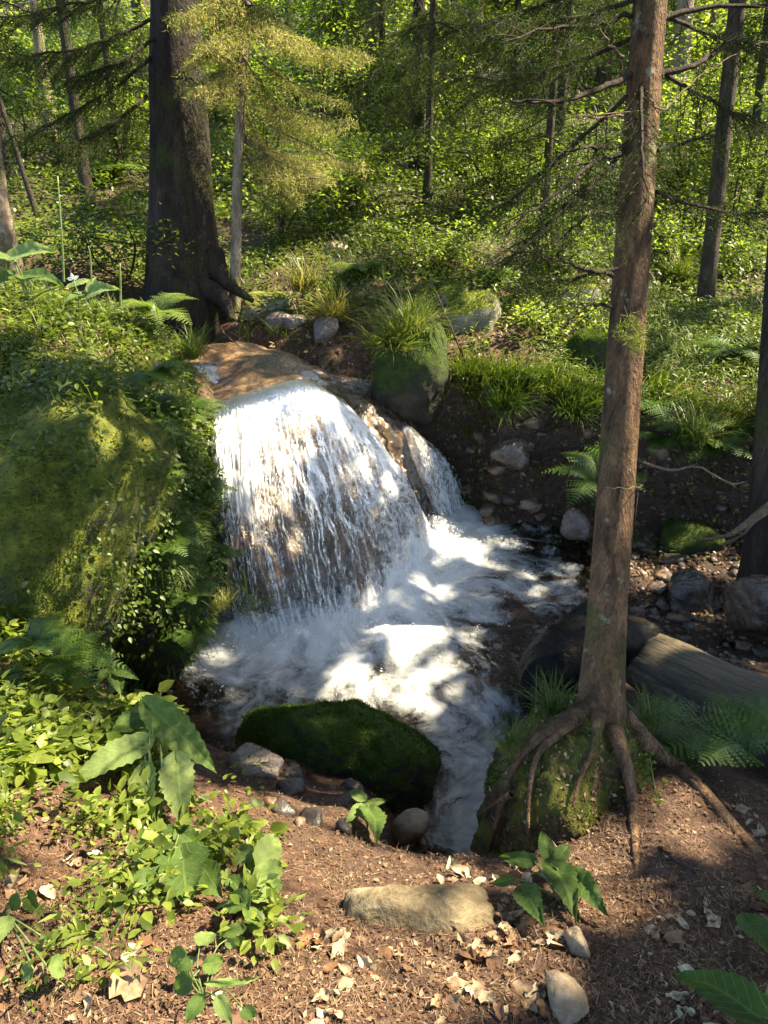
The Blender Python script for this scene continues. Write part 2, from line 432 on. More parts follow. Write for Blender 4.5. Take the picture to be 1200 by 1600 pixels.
M_WET = rockmat('wet_rock', ((.018,.014,.011),(.050,.036,.025),(.11,.075,.048)), 0, True, scale=5)
M_BLACK = rockmat('black_wet_rock', ((.003,.003,.0025),(.008,.007,.005),(.020,.016,.012)), 0, True, scale=6, spec=.08)
M_LEDGE = rockmat('wet_ledge', ((.014,.011,.008),(.070,.043,.023),(.21,.13,.062)), 0, True, scale=5, spec=.8)
M_FACE = rockmat('fall_face', ((.020,.014,.011),(.075,.046,.034),(.15,.095,.072)), 0, True, scale=6)
M_STONE = rockmat('bed_stone', ((.045,.034,.028),(.11,.082,.065),(.20,.155,.125)), 0, True, scale=9)
M_TAN = rockmat('tan_stone', ((.10,.07,.045),(.22,.16,.10),(.36,.28,.19)), -0.3, False, scale=9)
def stone_rand():
    m = N_('gravel_stone'); r = m.n('ObjectInfo').outputs['Random']; p = m.pos()
    c = m.ramp(r, [(0,(.035,.028,.024)),(.45,(.050,.037,.028)),(.75,(.085,.058,.040)),(.92,(.15,.09,.052)),(1,(.17,.13,.095))])
    b = m.noise(60, 4, .6, p)
    c = m.mix(m.ramp(b, [(.35, .6), (.6, 0.0)]), c, (.03, .022, .017))
    return m.done(m.bsdf(c, m.ramp(b, [(.3, .25), (.7, .6)]), m.bump(b, .5, .01), .4))
M_GRAV = stone_rand()
def dead_rand():
    m = N_('fallen_leaf'); r = m.n('ObjectInfo').outputs['Random']; p = m.pos()
    c = m.ramp(r, [(0,(.10,.042,.020)),(.3,(.20,.105,.052)),(.6,(.33,.23,.14)),(1,(.50,.44,.30))])
    c = m.mix(m.ramp(m.noise(70, 3, .6, p), [(.4, .5), (.6, 0.0)]), c, (.08, .04, .02))
    sh = m.bsdf(c, .65, None, .3); tr = m.n('BsdfTranslucent'); m.set(tr.inputs[0], c)
    ms = m.n('MixShader'); ms.inputs[0].default_value = .2; m.t.links.new(sh, ms.inputs[1]); m.t.links.new(tr.outputs[0], ms.inputs[2])
    return m.done(ms.outputs[0])
M_DLEAF = dead_rand()

def barkmat(name, cols, moss=(.05,.07,.012), mamt=.0, sz=1.0, lichen=0.0):
    m = N_(name); p = m.pos()
    st = m.scalev(p, (1, 1, .28)); a = m.noise(14 * sz, 6, .65, st, .6); b = m.noise(70 * sz, 4, .6, m.scalev(p, (1, 1, .5))); g = m.noise(3.2 * sz, 4, .6, p)
    col = m.ramp(a, [(.32, cols[0]), (.5, cols[1]), (.7, cols[2])])
    col = m.mix(m.ramp(b, [(.35, .5), (.6, 0.0)]), col, cols[0])
    if lichen: col = m.mix(m.ramp(m.noise(9 * sz, 5, .7, p), [(.6, 0.0), (.68, lichen)]), col, (.24, .24, .17))
    if mamt: col = m.mix(m.ramp(g, [(.62 - mamt * .4, 0.0), (.72 - mamt * .3, .85)]), col, m.ramp(b, [(.3, tuple(x * .45 for x in moss)), (.7, moss)]))
    h = m.math('ADD', a, m.math('MULTIPLY', b, .4))
    return m.done(m.bsdf(col, .85, m.bump(h, 1.0, .045), .2))
M_BARK_R = barkmat('bark_spruce', ((.026,.017,.010),(.12,.066,.034),(.24,.135,.070)), (.085,.08,.022), .22, 1.6, .75)
M_BARK_D = barkmat('bark_dark', ((.008,.006,.005),(.024,.017,.012),(.060,.040,.027)), (.045,.055,.010), .18, .8)
M_BARK_T = barkmat('bark_thin', ((.018,.014,.010),(.05,.038,.026),(.10,.078,.055)), (.05,.06,.012), .2, 2.0, .3)
M_BARK_P = barkmat('bark_pale', ((.10,.075,.055),(.22,.17,.125),(.36,.30,.23)), (.12,.13,.03), .25, 1.2, .3)
M_ROOT = barkmat('root_bark', ((.05,.030,.017),(.18,.105,.058),(.34,.21,.12)), (.06,.075,.02), .05, 2.0)
M_TWIG = barkmat('twig_bark', ((.02,.015,.01),(.06,.042,.028),(.12,.085,.06)), sz=5)
M_TWIGP = barkmat('twig_pale', ((.12,.08,.05),(.24,.165,.105),(.36,.27,.18)), sz=5)
def logmat():
    m = N_('weathered_log'); f = m.attr('flow', 'Vector')
    g = m.noise(1.0, 6, .7, m.scalev(f, (7, 20, 1)), 1.2); b = m.noise(50, 4, .6, m.pos())
    col = m.ramp(g, [(.3,(.010,.008,.006)),(.48,(.045,.035,.024)),(.62,(.115,.09,.062)),(.8,(.22,.18,.13))])
    up = m.ramp(m.math('MULTIPLY_ADD', m.nz(), .6, m.noise(5, 4, .6, m.pos())), [(.75, 0.0), (.95, .55)])
    col = m.mix(up, col, m.ramp(b, [(.3,(.05,.035,.02)),(.7,(.15,.11,.055))]))
    return m.done(m.bsdf(col, m.ramp(b, [(.3, .35), (.7, .75)]), m.bump(m.math('ADD', g, m.math('MULTIPLY', b, .2)), 1, .03), .35))
M_LOG = logmat()
M_STEM = leafmat('green_stem', [(0,(.05,.09,.02)),(1,(.16,.20,.06))], .1)

def clear_white(m, fac, whitecol=(.80,.82,.82), tint=(.80,.78,.72), nrm=None, gloss_rough=.08, trans=.35):
    tr = m.n('BsdfTransparent'); m.set(tr.inputs[0], tint)
    gl = m.n('BsdfGlossy'); gl.inputs['Roughness'].default_value = gloss_rough
    fr = m.n('Fresnel'); fr.inputs[0].default_value = 1.33
    if nrm is not None: m.set(gl.inputs['Normal'], nrm); m.set(fr.inputs['Normal'], nrm)
    c = m.n('MixShader'); m.set(c.inputs[0], fr.outputs[0]); m.t.links.new(tr.outputs[0], c.inputs[1]); m.t.links.new(gl.outputs[0], c.inputs[2])
    d = m.n('BsdfDiffuse'); m.set(d.inputs[0], whitecol)
    t = m.n('BsdfTranslucent'); m.set(t.inputs[0], whitecol)
    wv = m.n('MixShader'); wv.inputs[0].default_value = trans; m.t.links.new(d.outputs[0], wv.inputs[1]); m.t.links.new(t.outputs[0], wv.inputs[2])
    o = m.n('MixShader'); m.set(o.inputs[0], fac); m.t.links.new(c.outputs[0], o.inputs[1]); m.t.links.new(wv.outputs[0], o.inputs[2])
    return m.done(o.outputs[0])
def poolmat():
    m = N_('stream_water'); f = m.attr('flow', 'Vector'); t = m.attr('tint')
    n1 = m.noise(1.0, 5, .6, m.scalev(f, (5, 13, 1)), .5); n2 = m.noise(1.0, 5, .65, m.scalev(f, (22, 50, 1)), .5)
    s = m.math('ADD', m.math('MULTIPLY', n1, .8), m.math('MULTIPLY', n2, .35))
    x = m.math('ADD', m.math('MULTIPLY', t, 1.1), m.math('MULTIPLY', m.math('SUBTRACT', s, .58), 2.0))
    fac = m.ramp(x, [(.22, 0.0), (.50, .38), (.95, .92)])
    nb = m.bump(m.math('ADD', m.noise(22, 6, .7, m.pos()), m.math('MULTIPLY', n2, .5)), .8, .03)
    return clear_white(m, fac, nrm=nb, tint=(.74, .70, .62))
M_POOL = poolmat()
def fallmat():
    m = N_('falling_water'); f = m.attr('flow', 'Vector'); t = m.attr('tint')
    n1 = m.noise(1.0, 4, .6, m.scalev(f, (20, 5, 1)), .8); n2 = m.noise(1.0, 5, .7, m.scalev(f, (75, 14, 1)), .5); n3 = m.noise(1.0, 3, .6, m.scalev(f, (140, 60, 1)), .3)
    s = m.math('ADD', m.math('ADD', m.math('MULTIPLY', n1, .5), m.math('MULTIPLY', n2, .55)), m.math('MULTIPLY', n3, .35))
    x = m.math('ADD', t, m.math('MULTIPLY', m.math('SUBTRACT', s, .70), 2.7))
    fac = m.ramp(x, [(.15, .02), (.5, .45), (.85, .95)])
    nb = m.bump(s, .8, .02)
    return clear_white(m, fac, nrm=nb, tint=(.82, .78, .72), whitecol=(.82,.82,.82))
M_FALL = fallmat()
def spraymat():
    m = N_('water_drops'); d = m.n('BsdfDiffuse'); d.inputs[0].default_value = (.88,.88,.88,1)
    t = m.n('BsdfTranslucent'); t.inputs[0].default_value = (.88,.88,.88,1)
    w_ = m.n('MixShader'); w_.inputs[0].default_value = .4; m.t.links.new(d.outputs[0], w_.inputs[1]); m.t.links.new(t.outputs[0], w_.inputs[2])
    return m.done(w_.outputs[0])
M_SPRAY = spraymat()

# ------------------------------------------------------------------ ground sheet
def axis(lo, a, b, hi, step, g):
    m = list(np.arange(a, b + 1e-6, step)); s = step; x = m[-1]; up = []
    while x < hi: s *= g; x += s; up.append(x)
    s = step; x = m[0]; dn = []
    while x > lo: s *= g; x -= s; dn.append(x)
    return np.array(dn[::-1] + m + up)
gx = axis(-90, -2.6, 3.0, 90, .034, 1.05); gy = axis(-30, .6, 6.6, 110, .034, 1.04)
X, Yg = np.meshgrid(gx, gy); gv = np.stack([X.ravel(), Yg.ravel(), H(X.ravel(), Yg.ravel())], 1)
nx, ny = len(gx), len(gy); ii = (np.arange(ny - 1)[:, None] * nx + np.arange(nx - 1)[None]).ravel()
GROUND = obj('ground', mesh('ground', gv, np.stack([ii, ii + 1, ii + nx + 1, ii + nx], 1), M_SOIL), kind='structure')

# ------------------------------------------------------------------ fall ledge
cols = np.array([
 [at(270,548,5.3), at(280,600,4.9), at(298,652,4.15), at(312,800,3.66), at(335,995,3.42)],
 [at(312,532,5.65), at(318,590,4.9), at(328,648,4.18), at(346,800,3.66), at(372,990,3.45)],
 [at(370,528,5.7), at(385,575,4.9), at(400,628,4.30), at(412,790,3.72), at(452,990,3.45)],
 [at(435,545,5.55), at(455,575,5.0), at(482,606,4.48), at(525,762,4.0), at(572,962,3.63)],
 [at(500,572,5.4), at(518,598,5.05), at(540,634,4.66), at(622,742,4.48), at(676,846,4.45)],
 [at(545,585,5.35), at(572,608,5.1), at(600,645,4.90), at(636,740,4.80), at(676,835,4.72)],
 [at(585,598,5.3), at(610,625,5.15), at(640,672,4.98), at(664,745,4.86), at(690,822,4.78)],
 [at(610,610,5.35), at(636,645,5.2), at(662,690,5.08), at(690,750,4.98), at(708,812,4.9)],
 [at(640,640,5.5), at(665,670,5.35), at(690,705,5.25), at(712,760,5.1), at(724,806,5.0)]])
def ledge_pt(U, Vv):
    """U 0..8 across, Vv 0..4 along the flow"""
    rows = np.stack([curve(cols[:, k], 641) for k in range(5)], 1)      # 641,5,3
    i = np.clip((U / 8 * 640).round().astype(int), 0, 640); R = rows[i]
    m = 5; Q = np.concatenate([2 * R[:, :1] - R[:, 1:2], R, 2 * R[:, -1:] - R[:, -2:-1]], 1)
    k = np.minimum(np.floor(Vv).astype(int), 3); f = (Vv - k)[:, None]; ar = np.arange(len(U))
    a, b, c, d = Q[ar, k], Q[ar, k + 1], Q[ar, k + 2], Q[ar, k + 3]
    return .5 * (2 * b + (c - a) * f + (2 * a - 5 * b + 4 * c - d) * f ** 2 + (3 * b - a - 3 * c + d) * f ** 3)
def grid_faces(nu, nv):
    i = (np.arange(nu - 1)[:, None] * nv + np.arange(nv - 1)[None]).ravel()
    return np.stack([i, i + nv, i + nv + 1, i + 1], 1)
def gnormal(V, nu, nv):
    G = V.reshape(nu, nv, 3); a = np.gradient(G, axis=0); b = np.gradient(G, axis=1)
    n = norm(np.cross(b, a)).reshape(-1, 3)
    if n[:, 2].mean() < 0: n = -n
    return n
nu, nv = 170, 150
U, Vv = [q.ravel() for q in np.meshgrid(np.linspace(0, 8, nu), np.linspace(0, 4, nv), indexing='ij')]
LP = ledge_pt(U, Vv); LN = gnormal(LP, nu, nv)
low = sstep(1.6, 3, Vv)
dsp = .05 * fbm(LP * 3.2, 31) + .045 * np.abs(fbm(LP * A(9, 9, 5), 33)) * (.5 + low) + .010 * fbm(LP * 26, 37) - .03
rv = LP + LN * dsp[:, None]
G = rv.reshape(nu, nv, 3)
skirt = G[:, -1] + A(0.02, -.0, -.35); backs = G[:, 0] + A(0, .25, -.5)
G2 = np.concatenate([backs[:, None], G, skirt[:, None]], 1)
G2 = np.concatenate([(G2[:1] + A(-.2, .1, -.7)), G2, (G2[-1:] + A(.1, .1, -.7))], 0)
LEDGE = empty('rock_ledge', cols[3, 4], "broad wet brown rock ledge that the stream pours over", "rock")
child_mesh('rock_face', LEDGE, G2.reshape(-1, 3), grid_faces(G2.shape[0], G2.shape[1]), M_LEDGE)

# falling water: main veil and small side fall
def veil(name, u0, u1, v0, v1, nu, nv, off, foamf, parent=None, seed=0, **k):
    U, Vv = [q.ravel() for q in np.meshgrid(np.linspace(u0, u1, nu), np.linspace(v0, v1, nv), indexing='ij')]
    P = ledge_pt(U, Vv); Nn = gnormal(P, nu, nv)
    e = np.minimum(sstep(u0, u0 + .25, U), 1 - sstep(u1 - .25, u1, U)) * sstep(v0, v0 + .25, Vv)
    st = np.stack([U * 9, Vv * .9], 1); st2 = np.stack([U * 40, Vv * 2.0], 1); st3 = np.stack([U * 70, Vv * 12], 1)
    o = off * (.25 + sstep(1.6, 2.6, Vv)) + .030 * fbm(st, seed, 2) * sstep(1.9, 2.6, Vv) + .022 * fbm(np.stack([U * 13, Vv * 5], 1), seed + 13, 3) * sstep(2.0, 2.6, Vv) + .007 * fbm(st2, seed + 3, 3) * sstep(1.7, 2.2, Vv) + .007 * vnoise(st3, seed + 8) * sstep(1.9, 2.6, Vv)
    o = np.where(e < .02, -.03, o * e + .006)
    V = P + Nn * o[:, None]
    t = foamf(U, Vv)
    return V, grid_faces(nu, nv), t, np.stack([U * .22, Vv * .45], 1)
def foam_main(U, Vv):
    lf = 1 - sstep(1.0, 2.3, U)
    f = .46 + .33 * lf * (1 - sstep(2.8, 3.2, Vv))
    f += .16 * sstep(3.1, 3.6, U) * sstep(2.0, 2.3, Vv)                       # smooth bright edge at the outer side
    f -= .42 * np.exp(-((U - 2.5) / .45) ** 2 - ((Vv - 2.45) / .30) ** 2)    # thin dark window in the middle
    f -= .70 * np.exp(-((U - 2.25) / 1.1) ** 2 - ((Vv - 3.42) / .33) ** 2)   # thin brown window low down
    f -= .25 * np.exp(-((U - 1.2) / .5) ** 2 - ((Vv - 3.3) / .3) ** 2)
    f += .55 * sstep(3.72, 3.98, Vv)
    f -= .9 * (1 - sstep(1.97, 2.18, Vv - .10 * (1 - sstep(1, 2.2, U)) + .05 * fbm(np.stack([U * 5, Vv], 1), 5)))
    f += .14 * sstep(1.95, 2.1, Vv) * (1 - sstep(2.3, 2.6, Vv))
    return f
g = Geo(); V_, F_, t_, u_ = veil('', .9, 4.12, 1.8, 4.0, 260, 230, .035, foam_main, seed=50); g.add(V_, F_, t_, u_)
FALLV, FALLF = V_, F_
g.out('waterfall', M_FALL, kind='structure')
def foam_side(U, Vv):
    return .20 + .32 * sstep(2.2, 2.6, Vv) + .14 * np.sin(U * 9) - .9 * (1 - sstep(1.85, 2.1, Vv))
g = Geo(); V_, F_, t_, u_ = veil('', 5.75, 7.7, 1.8, 4.0, 110, 140, .03, foam_side, seed=70); g.add(V_, F_, t_, u_)
g.out('side_waterfall', M_FALL, kind='structure')
# strands and drops leaving the veil
n = 12000
u = RNG.uniform(1.0, 4.02, n); v = 2.12 + 1.88 * RNG.random(n) ** .8
thin = foam_main(u, v); keep = RNG.random(n) < np.clip(thin * 1.1, .05, 1) * (1 - .85 * sstep(3.2, 3.9, u)); keep &= fbm(np.stack([u * 5 + v * .6, v * 5.5], 1), 55, 3) + .25 * RNG.normal(size=n) > -.12
u, v = u[keep], v[keep]
n2 = 1900; u = np.concatenate([u, RNG.uniform(5.9, 7.6, n2)]); v = np.concatenate([v, RNG.uniform(2.1, 4, n2)])
e = .02; P0 = ledge_pt(u, v); P1 = ledge_pt(u, np.minimum(v + e, 4)); Pu = ledge_pt(np.minimum(u + e, 8), v)
fl = norm(P1 - P0 + 1e-9); nn = norm(np.cross(Pu - P0, fl)); nn *= np.sign(nn[:, 2:3] - nn[:, 1:2] + 1e-6)
off = .022 + .035 * np.abs(RNG.normal(size=len(u))) * sstep(2, 3, v)
Pd = P0 + nn * off[:, None]
ln = RNG.uniform(.008, .034, len(u)) * (1 + .5 * sstep(2.5, 3.5, v))
V_, F_, t_, u_ = place(T_PINNA, Pd, fl + RNG.normal(size=Pd.shape) * .09, nn, ln, .5, width=RNG.uniform(.010, .022, len(u)))
g = Geo().add(V_, F_, t_, u_)
# splash where the veil meets the pool
n = 5200; u = RNG.uniform(1.0, 4.6, n); P0 = ledge_pt(u, np.full(n, 3.98)); P0[:, 2] = 0
P0 += np.stack([RNG.normal(.02, .07, n), RNG.normal(-.03, .07, n), np.abs(RNG.normal(0, .05, n))], 1)
D_ = norm(RNG.normal(size=(n, 3)) * .7 + A(.25, -.4, .9))
V_, F_, t_, u_ = place(T_PINNA, P0, D_, rdir(n), RNG.uniform(.008, .03, n), .5, width=RNG.uniform(.010, .03, n)); g.add(V_, F_, t_, u_)
k = RNG.integers(0, 10**9, 1)
n = 16000; bx = RNG.uniform(-1.0, 1.2, n); by = RNG.uniform(2.2, 4.9, n); ft_ = curve(cols[1:5, 4], 60)
bd = np.sqrt(((np.stack([bx, by], 1)[:, None] - ft_[None, :, :2]) ** 2).sum(2)).min(1)
kk = (RNG.random(n) < np.exp(-(bd / .28) ** 1.3)) & (seg_dist(bx, by, POOL) < .1) & (by < ft_[:, 1].max() + .1); bx, by, bd = bx[kk], by[kk], bd[kk]
zz = wz(bx, by) + .012 + np.abs(RNG.normal(0, .05, len(bx))) * np.exp(-bd / .18) + .02 * RNG.random(len(bx)) * np.exp(-bd / .4)
V_, F_, t_, u_ = place(T_PINNA, np.stack([bx, by, zz], 1), rdir(len(bx)), rdir(len(bx)), RNG.uniform(.006, .020, len(bx)), .5, width=RNG.uniform(.012, .035, len(bx))); g.add(V_, F_, t_, u_)
g.out('spray', M_SPRAY, kind='stuff', label='white drops and strands of water thrown off the fall')

# pool and stream surface
fx = np.concatenate([np.arange(-1.25, 1.9, .02), np.arange(1.9, 6, .05)]); fy = np.arange(1.85, 5.15, .02)
X, Yp = np.meshgrid(fx, fy, indexing='ij'); x, y = X.ravel(), Yp.ravel(); p2 = np.stack([x, y], 1)
foot = curve(cols[1:5, 4], 60); foot[:, 2] = 0; foot2 = curve(cols[5:8, 4], 20)
fd = np.sqrt(((p2[:, None] - foot[None, :, :2]) ** 2).sum(2)).min(1)
fd2 = np.sqrt(((p2[:, None] - foot2[None, :, :2]) ** 2).sum(2)).min(1)
turb = np.exp(-fd / .45)
z = wz(x, y) + turb * (.035 * fbm(p2 * 6, 80, 4) + .05 * np.abs(fbm(p2 * 3.2, 81, 3))) + .020 * fbm(p2 * 7, 83, 4) + .009 * fbm(p2 * 19, 85, 2)
z += turb * .022 * np.abs(fbm(p2 * 17, 89, 3))
z += .05 * np.exp(-(fd / .13) ** 2) * (1 + fbm(p2 * 8, 87, 3))
z += .03 * np.exp(-(fd2 / .15) ** 2) * (1 + fbm(p2 * 9, 88, 3))
foam = .95 * np.exp(-(fd / .56) ** 2.0) + .55 * np.exp(-(fd2 / .35) ** 2)
foam = np.maximum(foam, .47 * np.exp(-(seg_dist(x, y, [(.15,3.2,.22),(.36,2.85,.10),(.38,2.45,.05),(.34,2.15,.03)]) .clip(0) / .16) ** 2))
foam = np.maximum(foam, .46 * np.exp(-(np.hypot((x - .75) / .5, (y - 4.0) / .38)) ** 2))
foam -= .45 * sstep(1.0, 1.6, x); foam -= .25 * sstep(-.62, -.9, x) * (y < 3.25)
# coordinates that run with the current, away from the fall
cx, cy = -.15, 4.1
r = np.hypot(x - cx, y - cy); th = np.arctan2(y - cy, x - cx)
wr = .10 * fbm(p2 * 2.2, 90, 3); ux = r * .9 + wr; uy = th * .50 + .05 * fbm(p2 * 3.1, 92, 3)
me = mesh('stream', np.stack([x, y, z], 1), grid_faces(len(fx), len(fy)), M_POOL, tint=foam, uv=np.stack([ux, uy], 1))
obj('stream', me, kind='structure')
# upper stream sliding to the lip
c = curve([(-.62,4.75,.93),(-1.02,5.3,1.0),(-1.6,5.6,1.04),(-2.4,5.8,1.1),(-3.6,6.1,1.2),(-5.5,7.2,1.4)], 90); g = Geo()
s = np.linspace(-1, 1, 20); tt = norm(np.gradient(c, axis=0)); sd = norm(np.cross(tt, A(0, 0, 1)))
V_ = (c[:, None] + sd[:, None] * s[None, :, None] * .33); V_ = V_.reshape(-1, 3)
V_[:, 2] = np.where(V_[:, 1] > 5.2, H(V_[:, 0], V_[:, 1]).reshape(90, 20).min(1).repeat(20) + .07, V_[:, 2] - .03) + .01 * fbm(V_[:, :2] * 9, 3)
g.add(V_, grid_faces(90, 20), -.3, V_[:, :2]); g.out('upper_stream', M_POOL, kind='structure')

# ------------------------------------------------------------------ rocks
def moss_on(parent, V, F, n, size=.018, tint=(0, 1), wf=None, mat=None, lean=.6, seed=3, width=None):
    rg = np.random.default_rng(seed)
    P, Nn = on_surface(V, F, n, rg, wf)
    d = norm(Nn + rg.normal(size=P.shape) * lean + A(0, 0, -.25))
    t = np.clip(rg.uniform(tint[0], tint[1], n) + .35 * fbm(P * 5, 7, 3), 0, 1)
    s = size * rg.uniform(.5, 1.3, n)
    V_, F_, t_, u_ = place(T_SPIKE, P - Nn * .002, d, rdir(n, rg), s, t, width=s * (width or 1.4))
    Geo().add(V_, F_, t_, u_).out('moss', mat or M_MOSSB, parent, kind='stuff')

def rock_thing(name, label, cat, V, F, mat, moss=0, **k):
    base = V.mean(0).copy(); base[2] = V[:, 2].min()
    e = empty(name, base, label, cat, k.pop('group', None))
    child_mesh('stone_body', e, V, F, mat)
    if moss: moss_on(e, V, F, moss, **k)
    return e

V, F = rock(A(-1.70, 3.22, .58), (.74, .58, .78), 5, 6, 18, 8, .16, .05, rz=-.34)
BIGROCK = (V, F)
rock_thing('boulder', "huge boulder under yellow-green moss standing beside the waterfall", "boulder", V, F, M_BOULD,
           36000, size=.018, tint=(.0, .85), wf=lambda c, n_: (c[:, 2] > .2) * (n_[:, 1] < .5) * (.10 + sstep(-.15, .25, fbm(c * 4, 2))))
V, F = rock(A(-1.20, 3.62, .42), (.37, .90, .80), 8, 6, 14, 7, .11, .03, rz=.10)
BANKROCK = (V, F)
rock_thing('boulder', "steep dark bank boulder draped in ferns and grass touching the white water", "boulder", V, F, M_MROCK,
           16000, size=.03, tint=(0, .45), wf=lambda c, n_: (n_[:, 1] < .6) * (.3 + sstep(-.3, .3, fbm(c * 4, 12))))
# mossy rock in the middle of the stream
V, F = rock(A(-.17, 2.40, .10), (.42, .21, .28), 15, 6, 11, 14, .16, .07, rz=-.16, ry=.20)
MIDROCK = (V, F)
rock_thing('boulder', "low dark rock capped with deep green moss in front of the foaming pool", "boulder", V, F, M_MROCK,
           16000, size=.018, tint=(.0, .5), wf=lambda c, n_: (.03 + sstep(.15, .7, n_[:, 2])) * (.25 + sstep(-.2, .3, fbm(c * 7, 19))) * (c[:, 2] > .05))
# mound below the spruce
V, F = rock(A(.64, 1.98, .30), (.37, .33, .40), 22, 6, 12, 6, .24, .10, rz=.2)
k_ = np.clip((V[:, 2] - .2) / .5, 0, 1); V[:, :2] = A(.66, 2.02) + (V[:, :2] - A(.66, 2.02)) * (1.08 - .42 * k_)[:, None]
MOUND = (V, F)
rock_thing('earth_mound', "moss-covered mound of earth gripped by the roots of the spruce", "mound", V, F, M_MOUND,
           13000, size=.014, tint=(.2, .9), wf=lambda c, n_: (.04 + sstep(.0, .25, fbm(c * 5, 12))) * (c[:, 2] > .2))
V, F = rock(A(.90, 3.02, .12), (.36, .24, .27), 31, 5, 12, 9, .10, .04, rz=.35, ry=-.25)
rock_thing('boulder', "black wet boulder jutting into the pool behind the leaning spruce", "boulder", V, F, M_BLACK)
specs = [
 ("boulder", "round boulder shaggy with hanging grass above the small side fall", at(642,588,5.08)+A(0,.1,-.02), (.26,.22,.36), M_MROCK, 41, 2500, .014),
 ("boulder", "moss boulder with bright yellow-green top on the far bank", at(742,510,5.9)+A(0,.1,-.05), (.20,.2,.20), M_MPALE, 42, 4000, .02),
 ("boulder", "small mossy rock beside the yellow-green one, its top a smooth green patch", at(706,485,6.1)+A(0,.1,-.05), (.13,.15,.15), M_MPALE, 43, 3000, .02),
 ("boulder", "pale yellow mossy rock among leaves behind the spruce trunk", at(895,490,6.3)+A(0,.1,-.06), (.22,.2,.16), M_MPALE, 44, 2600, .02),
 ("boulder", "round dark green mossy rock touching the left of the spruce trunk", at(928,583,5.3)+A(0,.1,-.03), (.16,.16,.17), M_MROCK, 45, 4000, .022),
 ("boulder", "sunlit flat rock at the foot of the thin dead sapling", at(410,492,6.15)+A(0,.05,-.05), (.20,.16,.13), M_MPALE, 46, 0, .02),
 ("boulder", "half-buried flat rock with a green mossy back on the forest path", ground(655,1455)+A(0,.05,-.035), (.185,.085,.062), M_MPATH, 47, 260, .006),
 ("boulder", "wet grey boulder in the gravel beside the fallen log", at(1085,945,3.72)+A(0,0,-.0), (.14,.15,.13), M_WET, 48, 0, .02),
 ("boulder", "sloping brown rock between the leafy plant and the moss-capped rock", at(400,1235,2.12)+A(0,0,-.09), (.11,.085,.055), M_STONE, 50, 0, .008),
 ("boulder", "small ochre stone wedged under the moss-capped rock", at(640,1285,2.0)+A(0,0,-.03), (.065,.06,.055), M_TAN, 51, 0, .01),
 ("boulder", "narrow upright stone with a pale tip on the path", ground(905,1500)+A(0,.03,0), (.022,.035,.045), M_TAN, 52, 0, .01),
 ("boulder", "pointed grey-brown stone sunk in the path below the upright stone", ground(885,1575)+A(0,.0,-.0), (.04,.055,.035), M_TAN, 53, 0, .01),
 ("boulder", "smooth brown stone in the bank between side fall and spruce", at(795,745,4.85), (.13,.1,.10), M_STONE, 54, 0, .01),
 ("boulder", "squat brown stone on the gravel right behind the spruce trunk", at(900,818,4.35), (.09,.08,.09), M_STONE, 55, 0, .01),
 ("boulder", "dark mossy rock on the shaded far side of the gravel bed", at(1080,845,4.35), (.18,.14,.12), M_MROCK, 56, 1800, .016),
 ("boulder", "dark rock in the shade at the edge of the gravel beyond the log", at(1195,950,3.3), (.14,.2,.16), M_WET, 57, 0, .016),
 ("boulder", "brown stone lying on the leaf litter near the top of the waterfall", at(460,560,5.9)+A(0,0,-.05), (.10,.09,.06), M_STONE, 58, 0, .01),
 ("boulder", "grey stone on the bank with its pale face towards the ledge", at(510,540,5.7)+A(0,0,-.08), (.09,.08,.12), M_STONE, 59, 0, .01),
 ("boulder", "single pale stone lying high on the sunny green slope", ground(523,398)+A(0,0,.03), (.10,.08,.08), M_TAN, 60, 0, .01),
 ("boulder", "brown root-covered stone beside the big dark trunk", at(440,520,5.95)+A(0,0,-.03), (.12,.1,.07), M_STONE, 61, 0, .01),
]
for i, (nm, lb, c, rr, mt, sd_, ms, sz) in enumerate(specs):
    c = np.array(c); c[2] = max(c[2], H(c[0], c[1])[0] + (.18 if mt is not M_MPATH else .0) * rr[2])
    V, F = rock(c, rr, sd_, 5 if max(rr) > .12 else 4, 12, 15, .12, .05, rz=math.sin(sd_) * .3)
    rock_thing(nm, lb, "rock", V, F, mt, ms, size=sz, tint=(.25, .95) if mt is M_MPALE else (.05, .6), wf=lambda c_, n_: .08 + sstep(.0, .6, n_[:, 2]), seed=sd_)

# stones of the stream bed: parts of the ground
protos = []
for k in range(8):
    V, F = rock(A(0, 0, 0), (1, .78, .58), 200 + k, 3, 9, 16, .14, .06); protos.append(mesh('stone', V, F, M_GRAV))
def drop_stones(n, fx0, fx1, fy0, fy1, smin, smax, seed, sink=.2, maxd=.12, exp=2.0):
    rg = np.random.default_rng(seed); out = []
    x = rg.uniform(fx0, fx1, n * 6); y = rg.uniform(fy0, fy1, n * 6)
    d = np.minimum.reduce([seg_dist(x, y, POOL), seg_dist(x, y, OUTF), seg_dist(x, y, ARM)])
    k = np.nonzero(d < maxd)[0][:n]
    return x[k], y[k], (smin + (smax - smin) * rg.random(len(k)) ** exp), rg
def put_stone(x, y, z, s, rg, parent=GROUND):
    o = obj('stone', protos[rg.integers(8)], parent, (x, y, z)); o.scale = (s, s, s)
    o.rotation_euler = (rg.uniform(-.35, .35), rg.uniform(-.35, .35), rg.uniform(0, 6.28)); return o
sx, sy, ss, rg = drop_stones(150, 1.0, 2.6, 3.2, 4.6, .022, .065, 5, maxd=.2)
hz_ = H(sx, sy)
for a, b, c, s in zip(sx, sy, hz_, ss): put_stone(a, b, c + s * .1, s, rg)
sx = rg.uniform(.5, 1.8, 112); sy = rg.uniform(4.3, 5.1, 112); ss = .022 + .055 * rg.random(112) ** 2; hz_ = H(sx, sy)
for a, b, c, s in zip(sx, sy, hz_, ss): put_stone(a, b, c + s * .1, s, rg)
